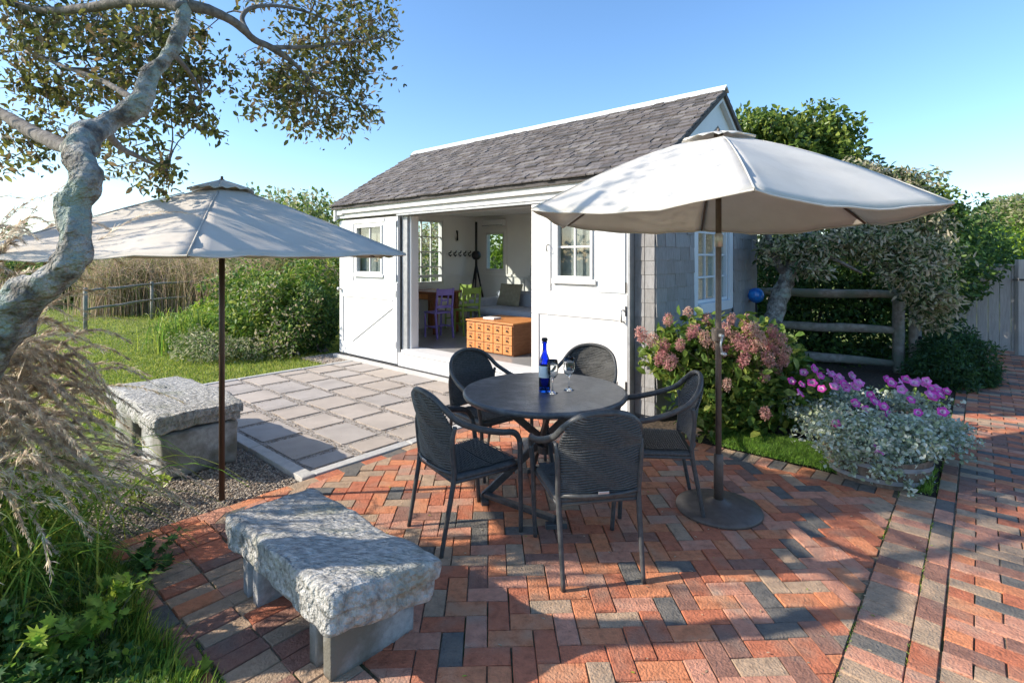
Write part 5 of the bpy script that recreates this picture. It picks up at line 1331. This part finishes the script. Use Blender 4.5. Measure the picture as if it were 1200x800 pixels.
def B(px, py, d, rx, rz, n, ry=None): return (tuple(P(px, py, d)), (rx, ry or rx, rz), n)
# left of the shed
shrub('leafy_shrub', 'big rounded leafy shrub beside the left corner of the white shed', 'shrub', (-4.2, 9.6, 0), [B(298, 378, 9.4, .6, .5, 1700), B(325, 358, 9.6, .5, .6, 1700), B(350, 348, 9.9, .55, .7, 1900), B(290, 340, 10.6, .7, .55, 1800), B(372, 330, 10.6, .6, .8, 1600), B(268, 382, 9.8, .42, .38, 800)], .085, [M['shrub_l'][0], M['shrub_l'][1], M['lime'][1], M['shrub_l'][0]], lumps=16, shell=.3)
shrub('flowering_shrub', 'looser shrub with pale dry leaf tips in front of the leafy shrub', 'shrub', (-3.7, 9.1, 0), [B(335, 395, 9.0, .5, .4, 1300), B(360, 375, 9.2, .35, .45, 900), B(310, 350, 9.3, .4, .3, 600)], .06, [M['silverleaf'][2], M['shrub_l'][1], M['shrub_l'][0]], lumps=14, shell=.2)
shrub('dark_shrub', 'dark green shrub close against the left door corner', 'shrub', (-3.35, 9.35, 0), [B(372, 378, 9.4, .45, .62, 3200), B(355, 390, 9.2, .4, .45, 2000)], .07, M['deep'])
shrub('herb_mound', 'low grey green herb mound at the front of the left shrubs', 'plant', (-4.9, 8.7, 0), [B(262, 410, 8.7, .55, .28, 2600), B(300, 412, 8.8, .4, .22, 1500), B(232, 402, 9.0, .4, .25, 1500)], .06, [M['silverleaf'][1], M['shrub_l'][0], M['silverleaf'][0]], asp=.3)
gc = thing('grass_clump', 'bright green clump of arching leaves on the lawn left of the shrubs', 'grass clump', (-5.75, 9.8, 0)); off = np.array(gc.location)
np_obj('blades', [ribbons(arch(1100, (-5.75, 9.8, 0), .32, .6, .35, 7, .6, .4, 1.8) - off, .022, .004, 3)], [M['tall_grass'][0], M['tall_grass'][1], M['shrub_l'][0]], gc)['kind'] = 'stuff'
shrub('dark_bush', 'small dark bush between the grass clump and the rail fence', 'shrub', (-5.4, 11, 0), [B(262, 372, 11, .6, .45, 2200), B(240, 372, 11.5, .4, .35, 1000)], .08, [M['shrub_l'][0], M['shrub_l'][1], M['lime'][0]])
# hedge rows and dry grasses beyond the fence
for (px, top, d, w, n, mats, lab) in [
    (60, 306, 19, 3.4, 6000, M['shrub_l'], 'green bushy hedge section at the far left horizon'), (160, 312, 21, 2.2, 3200, [M['shrub_l'][1], M['dry'][2]], 'yellow green bush beyond the thin rail fence'),
    (-60, 300, 17, 3.4, 4000, M['shrub_l'], 'green hedge section at the very left edge'), (330, 236, 15, 1.8, 7500, [M['silverleaf'][1], M['shrub_l'][0], M['silverleaf'][0]], 'tall dusty green bush rising behind the left parasol'),
    (385, 246, 14, 1.4, 5200, [M['shrub_l'][0], M['silverleaf'][1], M['shrub_l'][1]], 'tall green bush meeting the left end of the shed roof'), (292, 232, 17, 1.8, 4500, [M['shrub_l'][0], M['silverleaf'][1]], 'tall bush just right of the left parasol top')]:
    x = (px - 600) / FOC * d; zt = CAMH - (top - HOR) / FOC * d; b = [((x, d, zt * .5), (w, 1.2, zt * .52), n), ((x + w * .5, d - .3, zt * .62), (w * .45, 1, zt * .38), n // 3)]
    shrub('hedge_bush', lab, 'bush', (x, d, 0), b, .0078 * d + .02, mats, T_SIMPLE, .6, 'bushes beyond the lawn', lumps=16)
for i, (px, d, r_) in enumerate([(150, 15.5, 1.0), (195, 16.5, 1.1), (240, 16, 1.1), (285, 15.5, 1.0), (320, 14, .8)]):
    x = (px - 600) / FOC * d; t = thing('dry_grass', ['dry tan grass clump, leftmost beyond the thin rail fence', 'dry pinkish grass clump, second from the left beyond the rail fence', 'dry tan grass clump beyond the fence, left of the near parasol pole', 'dry tan grass clump behind the parasol pole', 'dry grass clump beside the tall bushes'][i], 'grass clump', (x, d, 0), 0, 'dry grasses beyond the fence')
    h = 1.5 + .12 * (i % 2)
    np_obj('blades', [ribbons(arch(2200, (0, 0, 0), r_ * .5, h, .8, 7, .35, .3, 3.0), .014, .006, 3)], M['dry'], t)['kind'] = 'stuff'
# seen through the shed windows
shrub('lime_bush', 'sunlit lime green bush seen through the small back window of the shed', 'bush', tuple(W(-2.9, 7.4)), [(tuple(W(-2.9, 7.4, 1.7)), (1.7, 1.2, 1.9), 3200)], .16, M['lime'], T_OVAL, .6)
shrub('pale_bush', 'pale leafed bush seen through the many paned window inside the shed', 'bush', tuple(W(-2.6, 4.2)), [(tuple(W(-2.6, 4.2, 1.4)), (.9, .9, 1.5), 3000)], .10, [M['silverleaf'][0], M['shrub_l'][1], M['silverleaf'][2]], T_OVAL, .5)
# brown seed-head shrub behind leafy shrub
shrub('seedhead_shrub', 'brown pink seed head shrub rising behind the leafy shrub', 'shrub', (-4.0, 11.5, 0), [B(372, 325, 11.4, .6, .45, 1500)], .07, [M['dry'][1], M['dry'][0], M['shrub_l'][2]])

n = 3600; ln_ = rng.randint(0, 5, n); t_ = -3.9 + 4.0 * rng.rand(n); q_ = 7.5 * rng.rand(n) - 3.9; uu2 = np.where(ln_ < 2, 7.682, np.where(ln_ < 4, 7.882, 4.47 + 3.2 * rng.rand(n))); vv2 = np.where(ln_ < 4, q_ * .95, -3.955)
pos = np.array(O)[None] + (uu2 + rng.normal(0, .003, n))[:, None] * np.array(U)[None] + vv2[:, None] * np.array(V)[None] + np.array([0, 0, -.004]); dens = np.array([mnoise.noise(Vector(p) * 3) for p in pos]) > -.05; pos = pos[dens]; n = len(pos)
o = np_obj('joint_moss', [scatter(T_SIMPLE, pos, np.column_stack([rng.normal(0, .8, n), rng.normal(0, .8, n), np.ones(n)]), rdir(n), .008 + .014 * rng.rand(n), np.full(n, .005), 3)], [M['cover'][0], M['cover'][3], M['cover'][2]]); tag(o, 'small tufts of moss and weeds in the brick joints', None, None, 'stuff')
# far treeline all round
ps = []
for a in np.linspace(-3.14, 3.14, 96):
    d = rnd.uniform(46, 60); c = (math.sin(a) * d, math.cos(a) * d, 1.2); ps.append(blob(c, (rnd.uniform(3, 5), 2, rnd.uniform(1.8, 3.0)), 420, lumps=6))
o = np_obj('distant_trees', [leaves(np.concatenate(ps), .55, 3, T_SIMPLE, .6)], [M['shrub_l'][0], M['deep'][2], M['shrub_l'][2]]); tag(o, 'line of distant trees along the horizon', None, None, 'stuff')

# ================================================================== RIGHT SIDE
rt = thing('silvery_tree', 'small tree with a pale lichened trunk and silvery leaves behind the rail fence', 'tree', (P(893, 450, 6.9).x, 6.9, 0))
off = rt.location
tpp = [(P(893, 455, 6.9), .14), (P(898, 400, 6.9), .125), (P(910, 360, 6.92), .115), (P(922, 325, 6.95), .10), (P(938, 290, 7.0), .085), (P(955, 262, 7.05), .07), (P(985, 240, 7.1), .05), (P(1020, 220, 7.2), .03)]
mb = MB(); mb.tube(crom([p - off for p, r in tpp], 6), lerpl([r for p, r in tpp], 6), 14, jit=.3); mb.build('trunk', M['bark_lichen'], rt, smooth=True)
for l in ([(P(922, 325, 6.95), .06), (P(905, 295, 6.9), .045), (P(900, 250, 6.9), .03), (P(920, 210, 7.0), .02)], [(P(955, 262, 7.05), .05), (P(1000, 270, 6.9), .035), (P(1060, 290, 6.8), .02), (P(1110, 320, 6.7), .01)], [(P(938, 290, 7), .04), (P(970, 300, 6.7), .03), (P(1010, 320, 6.6), .015)]):
    mb = MB(); mb.tube(crom([p - off for p, r in l], 5), lerpl([r for p, r in l], 5), 8, jit=.2); mb.build('limb', M['bark'], rt, smooth=True)
rb = [B(910, 290, 6.9, .32, .22, 900), B(950, 290, 6.8, .38, .25, 1300), B(1000, 285, 6.8, .42, .28, 1700), B(1045, 290, 6.8, .42, .32, 1800), B(1085, 305, 6.8, .38, .35, 1500), B(1085, 345, 6.7, .34, .30, 1100), B(1105, 350, 6.6, .22, .22, 500), B(1030, 250, 7.1, .45, .32, 1800), B(1075, 255, 7.1, .38, .32, 1200), B(985, 230, 7.3, .42, .3, 1500),
      B(1010, 205, 7.4, .36, .25, 1100), B(1055, 215, 7.3, .4, .28, 1300), B(930, 250, 7.2, .4, .3, 1100), B(1060, 320, 6.6, .3, .25, 900), B(1090, 375, 6.7, .22, .2, 450), B(1100, 265, 7.1, .25, .25, 500), B(955, 315, 6.6, .22, .15, 450)]
ps = np.concatenate([blob(c, r_, n, shell=.3, lumps=7) for c, r_, n in rb]) - np.array(off)
front = rng.rand(len(ps)); mi_ = np.where(front < .38, 0, np.where(front < .6, 1, np.where(front < .84, 2, 3)))
lv = leaves(ps, .075, 4, T_OVAL, .34, droop=-.3); np_obj('crown', [lv], M['silverleaf'], rt)
def darkpart(): pass
shrub('evergreen_shrub', 'dark green dense shrub under the silvery tree behind the split rails', 'shrub', (4.9, 8.9, 0), [B(915, 330, 8.6, .6, .8, 3000), B(960, 350, 8.6, .75, .95, 4200), B(1010, 350, 8.6, .75, 1.0, 4200), B(1060, 330, 8.6, .8, 1.0, 4200), B(1110, 310, 8.9, .8, 1.0, 3600), B(960, 420, 8.5, .9, .4, 2000), B(1040, 420, 8.5, .8, .4, 2000)], .085, M['deep'], lumps=12)
shrub('glossy_tree', 'glossy green leafy tree rising behind the shed gable', 'tree', (4.4, 9.8, 0), [B(885, 165, 9.6, .7, .55, 3000), B(925, 175, 9.6, .75, .6, 3400), B(960, 165, 9.6, .6, .55, 2600), B(975, 195, 9.4, .6, .5, 2200), B(880, 215, 9.8, .9, .7, 3000), B(920, 245, 9.6, .9, .8, 3400), B(1000, 230, 9.6, .9, .7, 3000), B(1050, 245, 9.4, .75, .7, 2400), B(1085, 265, 9.2, .6, .7, 1800)], .10, M['glossy'], asp=.6, lumps=12)
mb = MB(); p = P(1095, 215, 8.8)
sprig('climbing_vine', 'loose vine tendrils poking above the silvery tree against the sky', P(1062, 262, 8.6), 9, .09, .5, T_OVAL, [M['glossy'][1], M['glossy'][0]], .72, .5)
shrub('low_bush', 'low rounded dark blue green bush in front of the board gate', 'shrub', (5.75, 6.9, 0), [B(1105, 430, 6.85, .42, .32, 8000), B(1137, 438, 6.9, .36, .28, 6000), B(1120, 408, 7.0, .38, .26, 5000)], .06, [M['deep'][0], M['deep'][1], leafm('blue_green_needle', (.035, .085, .045))], T_SIMPLE, .3)
shrub('lime_hedge', 'bright lime green hedge beyond the board gate', 'hedge', (15.5, 15.5, 0), [B(1200, 300, 15, 1.6, .75, 6500), B(1165, 310, 15.5, 1.0, .8, 4500), B(1250, 300, 15, 1.6, .8, 3500), B(1200, 350, 15, 2.2, 1.2, 3000)], .13, M['lime'], T_SIMPLE, .6)
shrub('far_thicket', 'rounded tan green thicket on the right horizon above the lime hedge', 'thicket', (24.5, 25, 0), [B(1200, 262, 25, 2.6, 1.8, 9000), B(1160, 285, 25, 1.6, 1.4, 4000), B(1270, 262, 25, 2.6, 2, 4000), B(1200, 310, 26, 4, 2, 2500)], .2, [M['silverleaf'][1], M['silverleaf'][0], M['shrub_l'][0]], T_SIMPLE, .6)
shrub('dark_shrub', 'dark shrub between the silvery tree and the lime hedge', 'shrub', (9.3, 11, 0), [B(1115, 300, 11, .9, .9, 3800), B(1150, 312, 11.2, .6, .7, 2000)], .1, M['deep'])

# ---- hydrangea
hy = thing('hydrangea', 'hydrangea bush with dusty pink flower heads by the shed side window', 'hydrangea', (2.05, 5.05, .02))
off = np.array(hy.location)
hb_ = [((1.75, 5.0, .62), (.42, .4, .42), 1900), ((2.15, 5.0, .62), (.45, .42, .45), 2100), ((2.5, 5.1, .6), (.4, .4, .42), 1700), ((2.0, 4.85, .3), (.5, .35, .28), 1200), ((1.5, 5.05, .75), (.2, .25, .25), 500), ((2.45, 4.9, .3), (.4, .3, .25), 800)]
ps = np.concatenate([blob(c, r_, n, shell=.35, lumps=7) for c, r_, n in hb_]) - off
np_obj('leaves', [leaves(ps, .085, 3, T_OVAL, .6, droop=-.1, upb=1.2)], [M['shrub_l'][0], M['shrub_l'][1], M['glossy'][0]], hy)
mb = MB(); heads = [(752, 392), (764, 398), (778, 406), (783, 374), (797, 404), (806, 366), (812, 388), (828, 374), (850, 386), (862, 396), (869, 402), (877, 388), (882, 406), (891, 397), (901, 403), (907, 410), (915, 398), (921, 412), (872, 421), (886, 431), (896, 441), (852, 450), (774, 419), (857, 374), (874, 377), (884, 384), (905, 388), (918, 421), (900, 421), (838, 402), (864, 431), (786, 424), (897, 484), (826, 396), (845, 412), (910, 432), (858, 410), (893, 412)]
T_PET = (np.array([(0, 0, 0), (.5, .42, .1), (1, 0, 0), (.5, -.42, .1)], float), [(0, 2, 1), (0, 3, 2)])
hv = []
for s_ in range(4):
    n = 300; d = rdir(n); d[:, 2] *= 1.15; c = d * np.array([.052, .052, .062]) * (.55 + .5 * rng.rand(n, 1)); hv.append(np_mesh('flower_head', [scatter(T_PET, c, rdir(n) + d * .3, d + rng.normal(0, .3, (n, 3)), .017 * (.8 + .5 * rng.rand(n)), .016 * np.ones(n), np.where(rng.rand(n) < .75, s_ % 3, rng.randint(0, 3, n)))], M['hyd']))
    hv[-1].polygons.foreach_set('material_index', np.repeat(np.where(rng.rand(n) < .75, s_ % 3, rng.randint(0, 3, n)), 2).astype(np.int32))
for i, (px, py) in enumerate(heads):
    d = 4.50 + .30 * rnd.random() + (.35 if py < 380 else 0); p = P(px, py, d)
    o = bpy.data.objects.new('flower_head', hv[i % 4]); link(o, hy); o.location = p - hy.location; o.rotation_euler = (rnd.uniform(-.5, .5), rnd.uniform(-.5, .5), rnd.uniform(0, 6)); s = rnd.uniform(.72, 1.08); o.scale = (s, s, s * 1.05)
    b = Vector((rnd.uniform(-.2, .2), rnd.uniform(-.15, .15), 0)); e = p - hy.location; mb.tube(crom([b, b.lerp(e, .6) + Vector((0, 0, .1)), e], 4), lerpl([.006, .004, .003], 4), 5, cap=False)
mb.build('stems', M['stem'], hy, smooth=True)

# ---- petunias and silver foliage in the planter
sv = thing('silver_plant', 'trailing silver grey foliage spilling over the rim of the oval planter', 'plant', (pc.x, pc.y, .2)); off = np.array(sv.location)
sb = [(G(1000, 500, .35), (.42, .3, .13), 1900), (G(950, 482, .3), (.36, .3, .12), 1500), (G(1050, 500, .36), (.38, .28, .13), 1700), (G(1090, 498, .3), (.3, .25, .13), 1100), (G(1010, 525, .25), (.32, .22, .14), 1500), (G(985, 520, .18), (.22, .2, .14), 900), (G(1040, 520, .25), (.26, .2, .15), 1100), (G(985, 462, .40), (.3, .3, .10), 900), (G(1060, 470, .40), (.3, .3, .1), 900), (G(1105, 515, .22), (.18, .2, .12), 500), (G(1005, 541, .13), (.2, .08, .10), 900), (G(1042, 550, .15), (.18, .07, .08), 520), (G(1075, 536, .2), (.14, .1, .1), 500)]
ps = [blob(tuple(c), r_, n, shell=.3, lumps=7, lump=.5) for c, r_, n in sb]
trail = MB(); tps = []
for (a, b_, c_) in [((1035, 525, .26), (1055, 548, .12), (1068, 580, .03)), ((1045, 520, .3), (1070, 550, .16), (1092, 562, .06)), ((1025, 530, .22), (1045, 555, .1), (1060, 568, .03)), ((1085, 500, .32), (1115, 505, .24), (1140, 520, .12)), ((1080, 490, .34), (1110, 490, .27), (1138, 503, .16)), ((1090, 510, .3), (1105, 525, .2), (1110, 535, .1)), ((970, 500, .25), (955, 505, .12), (950, 500, .06)), ((960, 475, .36), (925, 468, .3), (905, 462, .25)), ((955, 480, .35), (920, 478, .25), (908, 474, .2)),
                    ((1095, 495, .34), (1125, 500, .22), (1130, 525, .1)), ((1050, 525, .25), (1060, 545, .12), (1072, 572, .02)), ((1000, 530, .2), (985, 540, .1), (978, 545, .04)), ((1000, 535, .2), (1000, 550, .1), (1005, 556, .04))]:
    c = crom([G(*a), G(*b_), G(*c_)], 8); trail.tube([q - sv.location for q in c], .003, 4, cap=False)
    for q in c:
        for _ in range(9): tps.append(np.array(q) + rng.normal(0, .016, 3))
ps.append(np.array(tps)); ps = np.concatenate(ps); ps = ps[ps[:, 2] > .01]
np_obj('leaves', [leaves(ps - off, .030, 3, T_OVAL, .75, droop=0, upb=1.0)], M['silver_trail'], sv); trail.build('stems', M['stem'], sv)
pt = thing('petunias', 'magenta petunias blooming among the silver foliage in the oval planter', 'flowers', (pc.x, pc.y + .1, .22))
def flower_mesh(v):
    mb = MB(); n = 20
    for k, (r_, z) in enumerate(((.006, -.03), (.010, -.006), (.018, .0), (.031, .003), (.036, -.002))):
        for j in range(n): a = 2 * math.pi * j / n; q = r_ * (1 + (.12 * math.cos(5 * a) if k > 2 else 0)); mb.v.append((q * math.cos(a), q * math.sin(a), z + (.003 * math.cos(5 * a + 1) if k > 2 else 0)))
    for k in range(4):
        for j in range(n): mb.f.append((k * n + j, k * n + (j + 1) % n, (k + 1) * n + (j + 1) % n, (k + 1) * n + j)); mb.m.append(1 if k <= 1 else 0)
    return mb.mesh('flower', [M['petal'][v], M['petal_eye']], True)
fm = [flower_mesh(0), flower_mesh(1)]
fl = [(928, 446), (942, 436), (940, 450), (938, 460), (952, 448), (955, 432), (962, 440), (975, 438), (980, 445), (963, 455), (972, 436), (978, 452), (985, 442), (990, 450), (992, 454), (999, 440), (1003, 452), (1007, 448), (1040, 444), (1045, 448), (1056, 447), (1062, 444), (1057, 456), (1072, 448), (1078, 446), (1085, 449), (1092, 455), (1094, 464), (1100, 458), (1103, 462), (1090, 462), (1098, 454), (1020, 462), (1003, 472), (1015, 479), (1036, 476), (1042, 486), (1036, 492), (1068, 468), (1105, 482), (1076, 483), (980, 496), (1030, 527), (1026, 470), (1086, 446), (1110, 458)]
for i, (px, py) in enumerate(fl):
    p = P(px, py, (4.62 - (py - 435) * .0105 if py < 500 else 3.95 - (py - 500) * .008) + rnd.uniform(-.04, .04)); o = bpy.data.objects.new('flower', fm[0 if rnd.random() < .6 else 1]); link(o, pt); o.location = p - pt.location
    s = rnd.uniform(.85, 1.2); o.scale = (s, s, s)
    q = Vector((rnd.gauss(-.1, .35), rnd.gauss(-.75, .2), .6)).to_track_quat('Z', 'Y'); o.rotation_mode = 'QUATERNION'; o.rotation_quaternion = q
lp2 = np.concatenate([np.array(G(px, py, z)) + rng.normal(0, .05, (40, 3)) * np.array([1.3, 1, .6]) + np.array([0, .05, -.05]) for px, py, z in [(940, 455, .38), (960, 450, .38), (980, 450, .38), (1000, 455, .38), (1045, 455, .38), (1080, 458, .36), (1100, 465, .34), (1010, 478, .3)]])
np_obj('leaves', [leaves(lp2 - np.array(pt.location), .04, 2, T_OVAL, .55)], [M['deep'][2], M['shrub_l'][0]], pt)
# fallen leaves on the bricks
n = 150; u = 4.5 + 3.4 * rng.rand(n); v = -3.8 + 3.6 * rng.rand(n); pos = np.array([tuple(W(a, b, .008)) for a, b in zip(u, v)])
lf_ = scatter(T_OVAL, pos, np.column_stack([rng.normal(size=n), rng.normal(size=n), np.zeros(n)]), np.tile([0, 0, 1.], (n, 1)), .018 * (.5 + rng.rand(n)), .009 * np.ones(n), 3)
o = np_obj('fallen_leaves', [lf_], [M['dry'][0], M['cover'][2], M['silverleaf'][2]]); tag(o, 'tiny dry leaves scattered over the bricks', None, None, 'stuff')
